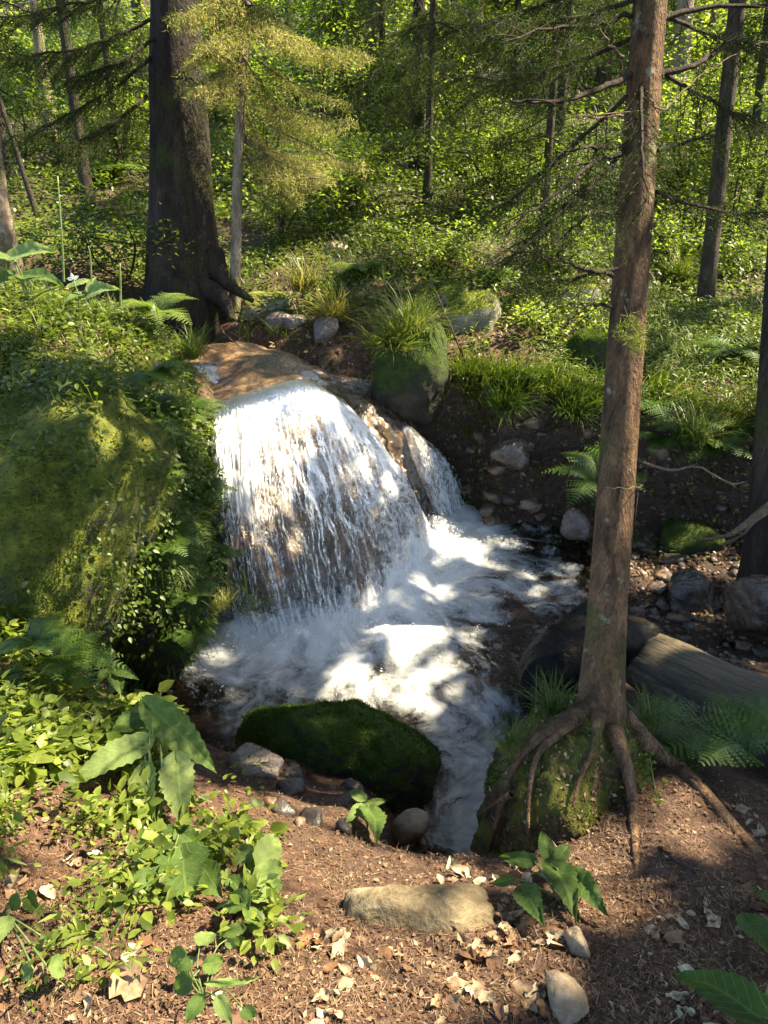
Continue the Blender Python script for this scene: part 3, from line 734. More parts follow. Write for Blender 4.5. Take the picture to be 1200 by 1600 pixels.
sx = rg.uniform(-.4, .45, 32); sy = rg.uniform(1.75, 2.2, 32); ss = .02 + .035 * rg.random(32) ** 2; hz_ = H(sx, sy)
for a, b, c, s in zip(sx, sy, hz_, ss): put_stone(a, b, c + s * .1, s, rg)
# small gravel as one mass
D2, F2 = ico(1); g = Geo()
def gravel(x, y, s, rg, zoff=0):
    n = len(x); z = H(x, y) + zoff
    Vt = D2 * A(1, .8, .55); a = rg.uniform(0, 6.28, n); R = np.stack([np.stack([np.cos(a), -np.sin(a), 0 * a], 1), np.stack([np.sin(a), np.cos(a), 0 * a], 1), np.tile(A(0, 0, 1), (n, 1))], 1)
    jit = 1 + .25 * rg.normal(size=(n, len(D2), 1)).clip(-1, 1)
    V = np.einsum('nij,kj->nki', R, Vt) * jit * s[:, None, None] + np.stack([x, y, z], 1)[:, None]
    F = (F2[None] + (np.arange(n) * len(D2))[:, None, None]).reshape(-1, 3)
    return V.reshape(-1, 3), F
x_, y_, s_, rg = drop_stones(2600, .45, 4.0, 2.9, 5.1, .007, .026, 9, maxd=.42)
V, F = gravel(x_, y_, s_, rg); g.add(V, F, .5)
M_GRAVT = N_('gravel_mass'); _p = M_GRAVT.pos(); _n = M_GRAVT.noise(38, 3, .6, _p)
M_GRAVT = M_GRAVT.done(M_GRAVT.bsdf(M_GRAVT.ramp(_n, [(.3,(.035,.026,.02)),(.5,(.09,.065,.05)),(.68,(.17,.12,.09))]), .45, None, .4))
g.out('gravel', M_GRAVT, kind='stuff')

# ------------------------------------------------------------------ fallen log
g = Geo()
ax = curve([at(945,1010,3.1)+A(-.1,.1,-.06), at(990,1025,2.98)+A(0,0,-.03), at(1090,1075,2.70)+A(0,0,-.03), at(1200,1125,2.45)+A(0,0,-.03), A(1.75,2.05,.36), A(2.3,1.6,.45)], 60)
V, Fs = tube(ax, np.linspace(.15, .20, 60), 40, 0)
c = np.repeat(ax, 40, 0); d = V[:-1] - c; a = np.tile(np.arange(40) / 40 * 6.283, 60); l = np.repeat(np.linspace(0, 1, 60), 40)
rr = 1 + .10 * fbm(np.stack([np.cos(a) * 4, np.sin(a) * 4, l * 3], 1), 5, 4) + .06 * fbm(np.stack([np.cos(a) * 14, np.sin(a) * 14, l * 4], 1), 9, 3)
V[:-1] = c + d * rr[:, None]
g.add(V, Fs, .5, np.concatenate([np.stack([l, np.minimum(a, 6.283 - a) / 3.14], 1), [[1, 0]]]))
LOG = empty('fallen_log', ax[0], "thick weathered grey-brown log lying on the gravel behind the spruce base", "log")
g.out('log_body', M_LOG, LOG)

# ------------------------------------------------------------------ trees
TREES = []          # (empty, xy) that carry canopy
def trunk_tree(label, base, via, r0, r1, height, mat, name='tree', group=None, flare=1.6, seg=14, bump=.06, carry=True, wob=.02, seed=0, cat='tree'):
    base = np.array(base, float); via = np.array(via, float); d = (via - base); d = d / d[2]
    rg = np.random.default_rng(seed + 100)
    hs = np.concatenate([[-.25, 0, .06, .14, .25, .4, .6], np.linspace(.8, height, 26)])
    bend = np.stack([np.interp(hs, [0, height * .3, height * .6, height], np.r_[0, rg.normal(0, wob, 3)]) for _ in range(2)] + [0 * hs], 1)
    pts = base + d * hs[:, None] + bend
    vh = via[2] - base[2]
    rad = r0 + (r1 - r0) * np.clip(hs, 0, None) / vh; rad = np.maximum(rad, r0 * .18)
    rad = rad * (1 + (flare - 1) * np.exp(-np.clip(hs, 0, None) / (2.2 * r0 + .02)))
    e = empty(name, base, label, cat, group)
    V, Fs = tube(pts, rad, seg, bump, seed); Geo().add(V, Fs).out('trunk', mat, e)
    if carry: TREES.append((e, base + d * height * .7, pts))
    return e, pts, rad

# the spruce on the mound
sb = at(938, 1112, 2.03)
SPR, spts, srad = trunk_tree("slender leaning spruce with mottled red-brown bark standing on the root-bound mound", sb, at(1020, 10, 2.50), .061, .045, 7.5, M_BARK_R, 'spruce_tree', seg=32, bump=.07, flare=1.35, wob=.01, seed=1)
def proj(P):
    d = np.array(P) - A(0, 0, CAMZ); zc = d[1] * CP - d[2] * SP
    return 600 + 1232 * d[0] / zc, 800 - 1232 * (d[1] * SP + d[2] * CP) / zc
_d = MOUND[0] - A(0, 0, CAMZ); _z = _d[:, 1] * CP - _d[:, 2] * SP; MPX = 600 + 1232 * _d[:, 0] / _z; MPY = 800 - 1232 * (_d[:, 1] * SP + _d[:, 2] * CP) / _z
def root(pix, rads, parent=SPR, name='root', mat=M_ROOT):
    P = curve([at(*p) for p in pix], 30); rr_ = np.interp(np.linspace(0, 1, 30), np.linspace(0, 1, len(rads)), rads)
    if parent is SPR:
        for i in range(3, 30):
            px_, py_ = proj(P[i]); gq = ground(px_, py_); j = np.nonzero(np.hypot(MPX - px_, MPY - py_) < 12)[0]
            if len(j):
                q = MOUND[0][j[MOUND[0][j, 1].argmin()]]
                if q[1] < gq[1]: gq = at(px_, py_, q[1])
            wq = min(1, (i - 2) / 9); gq = gq + norm(A(0, 0, CAMZ) - gq) * rr_[i] * .8
            Yq = P[i][1] * (1 - wq) + gq[1] * wq; P[i] = at(px_, py_, min(Yq, gq[1]))
        for _ in range(3): P[3:-1] = (P[2:-2] + P[3:-1] * 2 + P[4:]) / 4
    V, Fs = tube(P, np.interp(np.linspace(0, 1, 30), np.linspace(0, 1, len(rads)), rads), 14, .22, len(pix) * 7)
    return Geo().add(V, Fs).out(name, mat, parent)
root([(955,1120,2.02),(968,1165,1.93),(985,1220,1.80),(990,1290,1.70),(994,1345,1.63),(998,1390,1.58)], [.034,.022,.019,.013,.009,.004])
root([(975,1120,2.06),(1015,1165,1.98),(1055,1195,1.93),(1100,1240,1.85),(1150,1300,1.76),(1190,1345,1.70),(1215,1390,1.66)], [.034,.027,.025,.023,.020,.015,.011])
root([(1125,1265,1.81),(1150,1300,1.74),(1150,1335,1.70)], [.018,.012,.006])
root([(1180,1320,1.73),(1190,1360,1.68),(1188,1385,1.66)], [.018,.013,.007])
root([(915,1110,2.0),(860,1140,1.93),(815,1180,1.86),(790,1230,1.80),(775,1290,1.78),(765,1330,1.78)], [.036,.020,.014,.011,.009,.005], mat=M_BARK_R)
root([(905,1120,1.98),(845,1170,1.88),(828,1230,1.76),(825,1285,1.70),(828,1320,1.68)], [.024,.010,.007,.006,.003])
root([(800,1240,1.79),(775,1255,1.82),(745,1275,1.86)], [.012,.007,.003])
root([(935,1115,1.97),(930,1160,1.86),(905,1220,1.76),(895,1260,1.73)], [.024,.012,.006,.003], mat=M_BARK_R)

def bough(origin, tip, sag=.1, twigs=26, tl=.28, needles=26, nl=.014, nw=.22, tint=(.1, .5), seed=0, r=.008, dens=1.0, hang=.5, both=True):
    """spruce bough: returns (wood Geo, needle Geo)"""
    rg = np.random.default_rng(seed); o = np.array(origin, float); t = np.array(tip, float); L = np.linalg.norm(t - o)
    s = np.linspace(0, 1, 14)[:, None]; ax = o + (t - o) * s + A(0, 0, -1) * sag * L * (4 * s * (1 - s)) * .5 + rg.normal(0, .012 * L, (14, 3)) * s
    wood, nd = Geo(), Geo(); V, Fs = tube(ax, np.linspace(r, r * .25, 14), 5); wood.add(V, Fs)
    f = norm(t - o); side = norm(np.cross(f, A(0, 0, 1)))
    NP, NF, NU = [], [], []
    for i in range(twigs):
        q = .12 + .88 * (i + rg.random()) / twigs; b = np.array([np.interp(q, s[:, 0], ax[:, k]) for k in range(3)])
        sg = 1 if i % 2 else -1
        l = tl * (1.1 - .75 * q) * rg.uniform(.6, 1.15) * min(1, 3 * q + .4)
        d = norm(side * sg * rg.uniform(.6, 1) + f * rg.uniform(.5, 1) + A(0, 0, -1) * hang * rg.uniform(.1, 1))
        ss = np.linspace(0, 1, 5)[:, None]; tw = b + d * l * ss + A(0, 0, -1) * hang * l * .35 * ss ** 2
        V, Fs = tube(tw, np.linspace(r * .28, r * .1, 5), 3, cap=False); wood.add(V, Fs)
        n = int(needles * dens * (l / tl + .2)); 
        if n < 1: continue
        k = rg.random(n)
        # side shoots
        NP.append(np.stack([np.interp(k, ss[:, 0], tw[:, c]) for c in range(3)], 1) + rg.normal(0, nl * .45, (n, 3))); NF.append(norm(np.tile(d, (n, 1)) * .7 + norm(rg.normal(size=(n, 3))))); 
    if NP:
        NP = np.concatenate(NP); NF = np.concatenate(NF); n = len(NP)
        V, F, t_, u_ = place(T_NEEDLE, NP, NF, rdir(n, rg), nl * rg.uniform(.7, 1.3, n), rg.uniform(tint[0], tint[1], n), width=nl * nw * 10)
        nd.add(V, F, t_, u_)
    return wood, nd
def add_bough(parent, o, t, mat=M_TWIG, nmat=M_NEEDLE, **k):
    wd, nd = bough(o, t, **k); b = wd.out('branch', mat, parent)
    if nd.V:
        loc = np.array(parent.location)
        V = np.concatenate(nd.V); me = mesh('needles', V, [np.concatenate(f) for f in nd.F.values()], nmat, tint=np.concatenate(nd.T), origin=loc)
        obj('needles', me, b, kind='stuff')
    return b
def dead_branch(parent, pix, r0=.006, r1=.002, mat=M_TWIG, seed=0, subs=4, sl=.12):
    rg = np.random.default_rng(seed); P = curve([at(*p) for p in pix], 18); P += rg.normal(0, .003, P.shape)
    g = Geo(); V, Fs = tube(P, np.linspace(r0, r1, 18), 6); g.add(V, Fs)
    for k in range(subs):
        i = rg.integers(4, 16); d = norm(norm(P[i + 1] - P[i]) + rg.normal(0, .8, 3)); 
        Q = np.stack([P[i] + d * sl * q + A(0, 0, -.02) * q * q for q in np.linspace(0, 1, 6)]); V, Fs = tube(Q, np.linspace(r1 * .9, r1 * .3, 6), 4); g.add(V, Fs)
    return g.out('branch', mat, parent)
# bare limbs of the spruce
for i, (px_, r_) in enumerate([
 ([(985,118,2.45),(920,145,2.35),(860,160,2.25),(800,160,2.15)], .010),
 ([(1035,30,2.50),(1100,12,2.55),(1200,8,2.6),(1260,-5,2.6)], .010),
 ([(1030,118,2.45),(1090,100,2.5),(1130,75,2.6),(1180,60,2.7)], .010),
 ([(975,228,2.4),(920,232,2.3),(870,238,2.2)], .007),
 ([(975,238,2.4),(930,252,2.3),(890,285,2.2),(830,330,2.1),(780,365,2.0)], .007),
 ([(1028,235,2.4),(1070,222,2.5),(1120,212,2.6)], .007),
 ([(985,20,2.5),(930,40,2.4),(860,45,2.3),(780,70,2.2)], .007),
 ([(965,332,2.35),(920,335,2.3),(880,370,2.2),(830,400,2.1)], .006),
 ([(960,428,2.3),(915,422,2.25),(870,405,2.2),(800,390,2.1)], .008),
 ([(957,478,2.28),(920,477,2.25),(885,475,2.2)], .006),
 ([(975,180,2.35),(930,182,2.3),(900,183,2.25),(1040,165,2.45)], .0035),
 ([(1010,150,2.2),(1040,170,2.3),(1090,120,2.4),(1150,85,2.5)], .003),
 ([(975,90,2.4),(945,60,2.38),(930,15,2.36),(935,-40,2.36)], .004),
 ([(990,762,2.2),(1000,761,2.1),(945,763,2.0)], .002)]):
    dead_branch(SPR, px_, r_, r_ * .3, M_TWIG if i < 10 else M_TWIGP, seed=i, subs=7 if i < 10 else 2)
# needled boughs of the spruce
for i, (o, t, k) in enumerate([
 (at(985,60,2.5), at(700,120,2.9), dict(twigs=40, tl=.34, sag=.12)),
 (at(980,150,2.45), at(770,330,2.3), dict(twigs=36, tl=.30, sag=.05)),
 (at(975,235,2.4), at(800,400,2.1), dict(twigs=30, tl=.28, sag=.05)),
 (at(1000,100,2.5), at(1010,330,2.0), dict(twigs=20, tl=.2, sag=.02, dens=.5)),
 (at(1030,110,2.5), at(1280,210,2.6), dict(twigs=34, tl=.32, sag=.1)),
 (at(1030,20,2.5), at(1260,60,2.9), dict(twigs=34, tl=.34, sag=.1)),
 (at(990,0,2.5), at(780,30,2.4), dict(twigs=36, tl=.36, sag=.1)),
 (at(1025,300,2.4), at(1230,330,2.5), dict(twigs=20, tl=.22, sag=.1, dens=.6)),
 (at(965,420,2.3), at(830,440,2.2), dict(twigs=20, tl=.2, sag=.05, dens=.8)),
 (at(985,-60,2.5), at(640,40,2.7), dict(twigs=44, tl=.42, sag=.15)),
 (at(975,478,2.05), at(1000,545,1.9), dict(twigs=8, tl=.05, sag=.05, dens=.8, r=.002, tint=(.5,.8)))]):
    add_bough(SPR, o, t, seed=20 + i, **({'needles': 110, 'nl': .017, 'nw': .14, 'r': .007, 'tint': (.05, .5)} | k))

# big dark trunk
bb = at(290, 478, 6.2); bb[2] = H(bb[0], bb[1])[0] + .02
BIGT, bp, br = trunk_tree("massive near-black conifer trunk with torn bark beside the top of the waterfall", bb, at(270, 0, 6.6), .245, .165, 11, M_BARK_D, 'conifer_tree', seg=56, bump=.13, flare=1.35, wob=.03, seed=3)
for i, (o, t) in enumerate([(at(240,60,6.4), at(110,120,6.0)), (at(235,30,6.4), at(0,90,6.1)), (at(230,150,6.3), at(90,230,5.8)), (at(240,-40,6.4), at(-60,20,5.6)), (at(235,90,6.4), at(20,210,6.6)), (at(300,-20,6.4), at(420,10,6.1))]):
    add_bough(BIGT, o, t, seed=50 + i, twigs=46, tl=.5, sag=.12, needles=100, nl=.032, nw=.13, r=.014, tint=(.0, .55))
root([(310,440,6.1),(350,470,5.9),(362,500,5.8)], [.09,.05,.02], BIGT, mat=M_BARK_D)
root([(330,400,6.15),(352,440,6.05),(395,470,5.95)], [.10,.05,.02], BIGT, mat=M_BARK_D)
root([(265,450,6.1),(262,490,5.9),(300,520,5.7)], [.10,.05,.02], BIGT, mat=M_BARK_D)
_t = Geo(); V, Fs = tube(bp, br, 56, .13, 3)
moss_on(BIGT, V, Fs[0], 5000, size=.016, tint=(.2, .9), seed=70, wf=lambda c, n_: (n_[:, 0] > .35) * (c[:, 2] < 2.6) * sstep(-.05, .25, fbm(c * 2.5, 5)) + 0.)

# thin and far trees
def px_r(wpx, Y, py): return wpx / 1232.0 * Y / (CP + (800 - py) / 1232.0 * SP) / 2
thin = [
 ("thin dark straight trunk in front of the sunlit clearing", (142,345), (95,0), 20, 15, M_BARK_T, 8, 9, True),
 ("sunlit thin brown trunk just left of the thin dark straight one", (90,275), (60,60), 22, 16, M_BARK_P, 10.5, 8, True),
 ("spindly black sapling leaning left at the edge of the clearing", (60,340), (-30,60), 9, 6, M_BARK_T, 7.5, 3.5, False),
 ("lichen-grey trunk standing in the shade above the yellow dry branches", (537,175), (528,0), 24, 20, M_BARK_T, 14, 10, True),
 ("pale blotchy trunk rising above the bright green fern clump", (738,150), (748,0), 26, 22, M_BARK_P, 15, 11, True),
 ("thin trunk seen at the top between pale trunk and spruce boughs", (868,262), (884,0), 17, 12, M_BARK_D, 10, 9, True),
 ("thin white-lit trunk far behind the spruce's low limb", (815,165), (836,0), 11, 9, M_BARK_P, 19, 11, True),
 ("sunlit pale trunk partly hidden behind the leaning spruce", (1043,300), (1072,0), 30, 26, M_BARK_P, 11.5, 11, True),
 ("slim dark trunk standing in bright grass on the far bank", (1100,488), (1146,0), 25, 26, M_BARK_T, 6.6, 9, True),
 ("second pale trunk deep in the wood beside the sunlit pale one", (1098,150), (1118,0), 18, 15, M_BARK_P, 15, 11, True),
 ("thin dark trunk among leaves near the right-hand thicket", (1172,275), (1200,0), 14, 12, M_BARK_T, 10, 9, True),
 ("pole-thin dark trunk in the wood above the fern clump", (795,150), (806,0), 8, 7, M_BARK_D, 16, 9, True),
 ("shaded trunk in the deep wood left of the pale blotchy one", (690,120), (692,0), 15, 13, M_BARK_D, 17, 11, True),
 ("bare thin trunk in the gap between grey trunk and dark boughs", (598,150), (592,0), 10, 9, M_BARK_T, 16, 10, True),
 ("far trunk lit at its foot behind the top of the sunny clearing", (160,20), (155,-60), 12, 10, M_BARK_P, 26, 10, True),
 ("far grey trunk behind the yellow spruce twigs", (452,90), (448,-20), 14, 12, M_BARK_D, 18, 10, True),
]
for i, (lb, b, t, w0, w1, mt, Y, hh, cr) in enumerate(thin):
    p = at(b[0], b[1], Y); p[2] = H(p[0], p[1])[0] - .02; v_ = at(t[0], t[1], Y + .15)
    if v_[2] - p[2] < .4: v_ = p + A(.02, 0, .6)
    trunk_tree(lb, p, v_, px_r(w0, Y, b[1]), px_r(w1, Y, t[1]), hh, mt, seg=12, carry=cr, seed=200 + i, flare=1.25, bump=.08, wob=.05 * (Y / 10))
# trunk on the extreme right, mossy stump-like trunk on the extreme left
p = at(1212, 860, 3.75); p[2] = H(p[0], p[1])[0]
trunk_tree("dark wet trunk rising from the undercut bank at the picture's edge", p, at(1235, 300, 4.0), .11, .07, 8, M_BARK_D, seg=20, flare=1.5, seed=300)
p = at(-8, 410, 5.6)
trunk_tree("short stretch of trunk coated in bright moss above the leafy bank", p, at(-22, 200, 5.8), .12, .09, 8, M_BARK_P, seg=20, flare=1.5, seed=301, carry=False)
root([(1205,790,3.7),(1150,830,3.6),(1120,840,3.7),(1090,842,3.8)], [.03,.012,.008,.004], None if False else bpy.data.objects['tree.016'] if 'tree.016' in bpy.data.objects else SPR, mat=M_TWIGP)

# dead spruce sapling with dry sunlit twigs
p = at(364, 470, 6.1); p[2] = H(p[0], p[1])[0]
SAP, sp_, sr_ = trunk_tree("slim dying spruce sapling with pale trunk and dry yellow-brown twigs", p, at(382, 90, 6.3), .042, .033, 3.6, M_BARK_P, 'spruce_sapling', seg=12, carry=False, flare=1.3, seed=310, wob=.03)
rg = np.random.default_rng(5)
for i in range(26):
    hz_ = rg.uniform(150, 330) if i < 11 else rg.uniform(-20, 170)
    o = at(380 + rg.uniform(-4, 4), hz_ - 60, 6.25)
    if i < 16: t = at(rg.uniform(430, 585), hz_ + rg.uniform(-40, 40), rg.uniform(5.7, 6.6))
    else: t = at(rg.uniform(270, 350), hz_ + rg.uniform(-10, 60), rg.uniform(5.6, 5.95))
    dry = rg.random() < .5
    add_bough(SAP, o, t, mat=M_TWIGP, seed=400 + i, twigs=36, tl=.30, sag=.12, needles=40, nl=.034, nw=.17, r=.007, tint=(.82, 1.0) if dry else (.6, .95), hang=.5)

# young dark spruces deeper in the wood
def young_spruce(label, base, height, spread, n, seed, tint=(0, .5), nl=.05, low=.15, group='young spruces in the wood'):
    rg = np.random.default_rng(seed); base = np.array(base, float)
    e, pts, rad = trunk_tree(label, base, base + A(rg.normal(0, .05), 0, height * .9), .035 * height / 3, .018 * height / 3, height, M_BARK_T, 'young_spruce', group, seg=8, carry=False, seed=seed)
    W_, N2 = Geo(), Geo()
    for i in range(n):
        q = low + (1 - low) * (i + rg.random()) / n; a = rg.uniform(0, 6.283) + i * 2.4
        o = base + (pts[-1] - base) * q; L = spread * (1.05 - q) * rg.uniform(.7, 1.1) + .1
        t = o + A(math.cos(a) * L, math.sin(a) * L, -L * rg.uniform(.0, .35))
        wd, nd = bough(o, t, seed=seed * 50 + i, twigs=int(8 + 16 * L), tl=.42 * L + .12, needles=34, nl=nl, nw=.13, r=.008, tint=tint, sag=.1)
        for G_, H_ in ((W_, wd), (N2, nd)):
            if H_.V: G_.add(np.concatenate(H_.V), [np.concatenate(f) for f in H_.F.values()], np.concatenate(H_.T), np.concatenate(H_.U))
    W_.out('branches', M_TWIG, e); N2.out('crown', M_NEEDLE, e, kind='stuff')
for i, (lb, px_, py_, Y, hh, sp_) in enumerate([
 ("dark young spruce spreading its boughs below the pale blotchy trunk", 668, 300, 8.6, 3.6, 1.0),
 ("deep green young spruce filling the gap left of the leaning spruce", 850, 330, 8.2, 3.8, .95),
 ("shaded young spruce between big dark trunk and thin straight trunk", 190, 290, 9.5, 3.6, 1.05),
 ("young spruce in shadow at the far left of the clearing", 20, 300, 8.5, 3.4, 1.1),
 ("dim young spruce deep behind the dark boughs", 600, 190, 12.5, 4.2, 1.2),
 ("young spruce standing behind the slim dark trunk", 1180, 330, 8.8, 3.4, .9),
 ("distant young spruce right of the pale blotchy trunk", 800, 150, 14, 4.5, 1.2),
 ("distant young spruce beyond the sunlit pale trunk", 1010, 170, 14, 4.5, 1.3)]):
    p = at(px_, py_, Y); p[2] = H(p[0], p[1])[0]
    young_spruce(lb, p, hh, sp_, 25, 500 + i, tint=(.0, .55), nl=.04 + .003 * Y)

# spruce whose dark boughs hang across the top of the wood
p = at(652, 205, 10.2); p[2] = H(p[0], p[1])[0]
DSP, dp_, dr_ = trunk_tree("dark spruce deep in the wood with heavy boughs drooping to both sides", p, at(650, 20, 10.3), .085, .07, 9, M_BARK_D, 'spruce_tree', seg=10, seed=330, flare=1.3)
for i, (x0, y0, x1, y1, Y1) in enumerate([(652,20,545,150,9.6),(652,0,760,170,9.6),(651,-40,520,60,9.6),(651,-30,790,90,9.8),(652,60,590,190,9.5),(652,70,720,215,9.5),(651,-80,560,-10,9.4),(651,-70,740,20,9.3),(652,40,640,150,9.2)]):
    add_bough(DSP, at(x0, y0, 10.25), at(x1, y1, Y1), seed=900 + i, twigs=34, tl=.55, sag=.14, needles=44, nl=.055, nw=.13, r=.012, tint=(.0, .4), hang=.8)

# trees added on the sunny side and behind, mostly unseen, to shade the stream
rg = np.random.default_rng(77); cnt = 0; slim = 0
SLIM = ["slim trunk between the dying sapling and the lichen-grey trunk", "nearer of two slim trunks in line right of the lichen-grey trunk", "farther of two slim trunks in line right of the lichen-grey trunk",
 "slim trunk", "slim trunk just before the pale blotchy one in the middle of the wood", "slim trunk deeper in the wood just left of the pale blotchy one", "slim far trunk left of the pale blotchy one, beside the shaded trunk",
 "slim trunk in the gap between the pale blotchy trunk and the leaning spruce", "slim far trunk right of the pale blotchy one and left of the gap", "slim trunk very deep in the wood right of the pale blotchy one", "farthest slim trunk seen directly behind the pale blotchy one",
 "slim trunk standing close at the left of the leaning spruce", "slim trunk behind the closest slim one beside the leaning spruce", "slim deep trunk left of those beside the leaning spruce", "very far slim trunk right of the pale blotchy one near the top of the slope", "very far slim trunk almost touching the leaning spruce's left side"]
SLIM.pop(3)
for i in range(9):
    for j in range(11):
        x_ = -3 + i * 2.9 + rg.uniform(-1, 1); y_ = -3 + j * 2.9 + rg.uniform(-1, 1)
        if abs(x_) < .62 * max(y_, 0) + .9 and -1.5 < y_ < 13: continue
        if abs(x_) < .55 * max(y_, 0) and rg.random() < .55: continue
        if x_ < -1 and y_ < 4: continue
        if -2.8 < y_ < 5.0 and x_ < 11: continue
        b = A(x_, y_, H(x_, y_)[0]); inview = abs(x_) < .55 * max(y_, 0)
        trunk_tree(SLIM[min(slim, 14)] if inview else "tall unseen tree added outside the view so its crown shades the stream",
                   b, b + A(rg.normal(0, .15), rg.normal(0, .15), 4), rg.uniform(.07, .15), .08, 8.5 + .12 * y_, [M_BARK_T, M_BARK_D, M_BARK_P][rg.integers(3)], name='forest_tree',
                   group='slim trees closing the wood' if inview else 'unseen trees added to shade the stream', seg=8, seed=600 + cnt, wob=.15); cnt += 1; slim += inview

# ------------------------------------------------------------------ unseen canopy added for dapple, gaps cut along the rays to lit spots
def sunproj(P): return np.stack([P[:, 0] - P[:, 2] * SUN[0] / SUN[2], P[:, 1] - P[:, 2] * SUN[1] / SUN[2]], 1)
SPOT = []      # (world point, radius)
def spot(px, py, r_px, Y=None):
    P = at(px, py, Y) if Y else ground(px, py)
    SPOT.append((P, r_px / 1232.0 * np.linalg.norm(P - A(0, 0, CAMZ))))
for s_ in [(60,1140,95),(150,1150,85),(110,1200,60),(230,1460,50),(330,1560,40),(60,1250,40),(20,1090,40),(180,1310,60),(80,1330,50),(190,1540,70),(60,1570,80),(40,1420,40),(130,1440,40),(250,1590,60),(300,1310,40),
           (430,1330,40),(470,1290,40),(540,1385,42),(470,1400,30),(420,1460,45),(500,1500,40),(400,1580,50),(720,1475,30),(560,1330,16),(1050,1200,30),(1100,1245,36),(1150,1310,30),(1185,1360,20),(995,1330,16),
           (620,1560,14),(980,1410,16),(1080,1460,10),(870,1560,9),(1090,1330,18),
           (470,450,40),(440,490,40),(520,400,50),(640,330,70),(720,300,60),(650,400,60),(740,240,50),(560,300,60),(820,300,30),(800,550,28),(860,560,26),(870,520,30),
           (1080,430,60),(1180,450,50),(1040,470,30),(430,350,60),(60,30,90),(150,30,90),(230,60,60),(150,250,60),(80,210,60),(420,200,60),(620,90,70),(680,60,60),(860,60,40),(1150,130,50),(180,180,50),(60,330,40),(1120,600,26),(1060,660,22),
           (800,745,18),(900,815,16),(1100,880,26),(1040,860,16)]: spot(*s_)
for s_ in [(175,660,40,3.1),(150,740,50,2.95),(90,800,40,2.9),(195,1000,44,2.8),(140,880,26,2.85),(230,500,60,4.4),(180,470,50,4.6),(250,470,40,4.7),(110,450,40,4.7),(40,400,34,4.6),(100,530,36,4.2),(40,560,30,4.2),
           (345,690,44,4.0),(380,650,46,4.3),(440,650,40,4.3),(365,750,40,3.8),(430,740,20,3.9),(480,620,24,4.5),(580,745,14,4.3),
           (335,590,30,4.9),(380,600,26,4.8),(595,640,34,5.0),(570,620,20,5.1),(650,710,22,5.0),
           (700,890,34,4.2),(635,1015,28,3.35),(800,850,14,4.4),
           (975,790,34,2.05),(962,840,26,2.03),(985,560,8,2.15),(1005,250,10,2.3),(945,1000,12,1.98),(820,1250,26,1.75),(1080,1250,36,1.9),(990,1215,18,1.8),(1060,1195,20,1.93),(870,1300,16,1.68),(740,740,20,4.95),(805,700,14,5.0),(730,790,12,4.9),(850,765,12,4.7),(690,560,16,5.3),
           (255,1235,66,1.75),(290,1150,40,1.95),(150,1200,34,1.7),(420,1325,30,1.5),(570,1270,26,1.9),(430,1075,10,2.5),
           (470,180,80,6.2),(420,90,60,6.2),(540,240,50,6.1),(360,60,40,6.1),(380,200,24,6.2),(640,530,34,5.15),(742,500,28,5.8),(706,470,20,6.0),(895,480,26,6.2),
           (1030,1050,22,2.85),(1110,1020,24,2.8),(1060,150,50,11),(1068,50,50,11.1),(1055,250,40,11),(740,80,50,15),(745,20,40,15.1),(1105,80,40,15),(825,110,30,19),(155,20,40,26),(80,150,30,10.5),(470,260,50,6.0),(330,40,40,6.0),(75,180,20,10.4),(330,290,24,6.0),(1100,560,20,5.9)]: spot(*s_)
SC = sunproj(np.array([s[0] for s in SPOT])); SR = np.array([s[1] for s in SPOT]) + .045
nC = 62000
cx_ = RNG.uniform(-5, 24, nC); cy_ = RNG.uniform(-5, 34, nC)
gz = 1.0 + .24 * np.clip(cy_ - 5, 0, 40)
cz_ = gz + 3.9 + .0 * cy_ + 4.5 * RNG.random(nC) + .3 * fbm(np.stack([cx_, cy_], 1), 3)
h_ = np.arange(9000); cx_[h_] = RNG.uniform(.1, 3.2, 9000) + cz_[h_] * SUN[0] / SUN[2]; cy_[h_] = RNG.uniform(-.6, 2.4, 9000) + cz_[h_] * SUN[1] / SUN[2]  # extra clusters added along the sun's path to deepen foreground shade
cP = np.stack([cx_, cy_, cz_], 1)
q = sunproj(cP); gy0 = sunproj(np.stack([cx_, cy_, gz], 1))
csz = RNG.uniform(.20, .36, nC)
d = np.full(nC, 9.0)
for k in range(len(SR)): d = np.minimum(d, np.hypot(q[:, 0] - SC[k, 0], q[:, 1] - SC[k, 1]) - SR[k] * (1 + .25 * vnoise(q * 7, 3)))
bgd = sstep(3.2, 6.5, q[:, 1])
gap = fbm(q * 1.1, 44, 3) * (.75 + .35 * bgd) + .5 * fbm(q * 5.5, 47, 2)
keep = (d > csz * .55) & (gap < .46 - .66 * bgd)
cP, csz = cP[keep], csz[keep]
tb = np.array([t[1][:2] for t in TREES]); 
owner = np.concatenate([((cP[a:a + 20000, None, :2] - tb[None]) ** 2).sum(2).argmin(1) for a in range(0, len(cP), 20000)])
for k, (e, c_, pts) in enumerate(TREES):
    m_ = owner == k; n = int(m_.sum())
    if n < 3: continue
    P = cP[m_]; fw = norm(rdir(n) * A(1, 1, .45)); up = norm(rdir(n) * .55 + A(0, 0, 1))
    V, F, t_, u_ = place(T_CLUST, P, fw, up, csz[m_] * 1.35, RNG.random(n))
    Geo().add(V, F, t_, u_).out('crown', M_CROWN, e, kind='stuff')
    g = Geo(); idx = RNG.choice(n, min(n, 9), replace=False)
    for q_ in P[idx]:
        j = int(np.argmin(np.abs(pts[:, 2] - (q_[2] - .8)))); 
        mid = (pts[j] + q_) / 2 + A(0, 0, .2); V, Fs = tube(curve([pts[j], mid, q_], 8), np.linspace(.03, .008, 8), 4); g.add(V, Fs)
    g.out('branches', M_TWIG, e, kind='stuff')

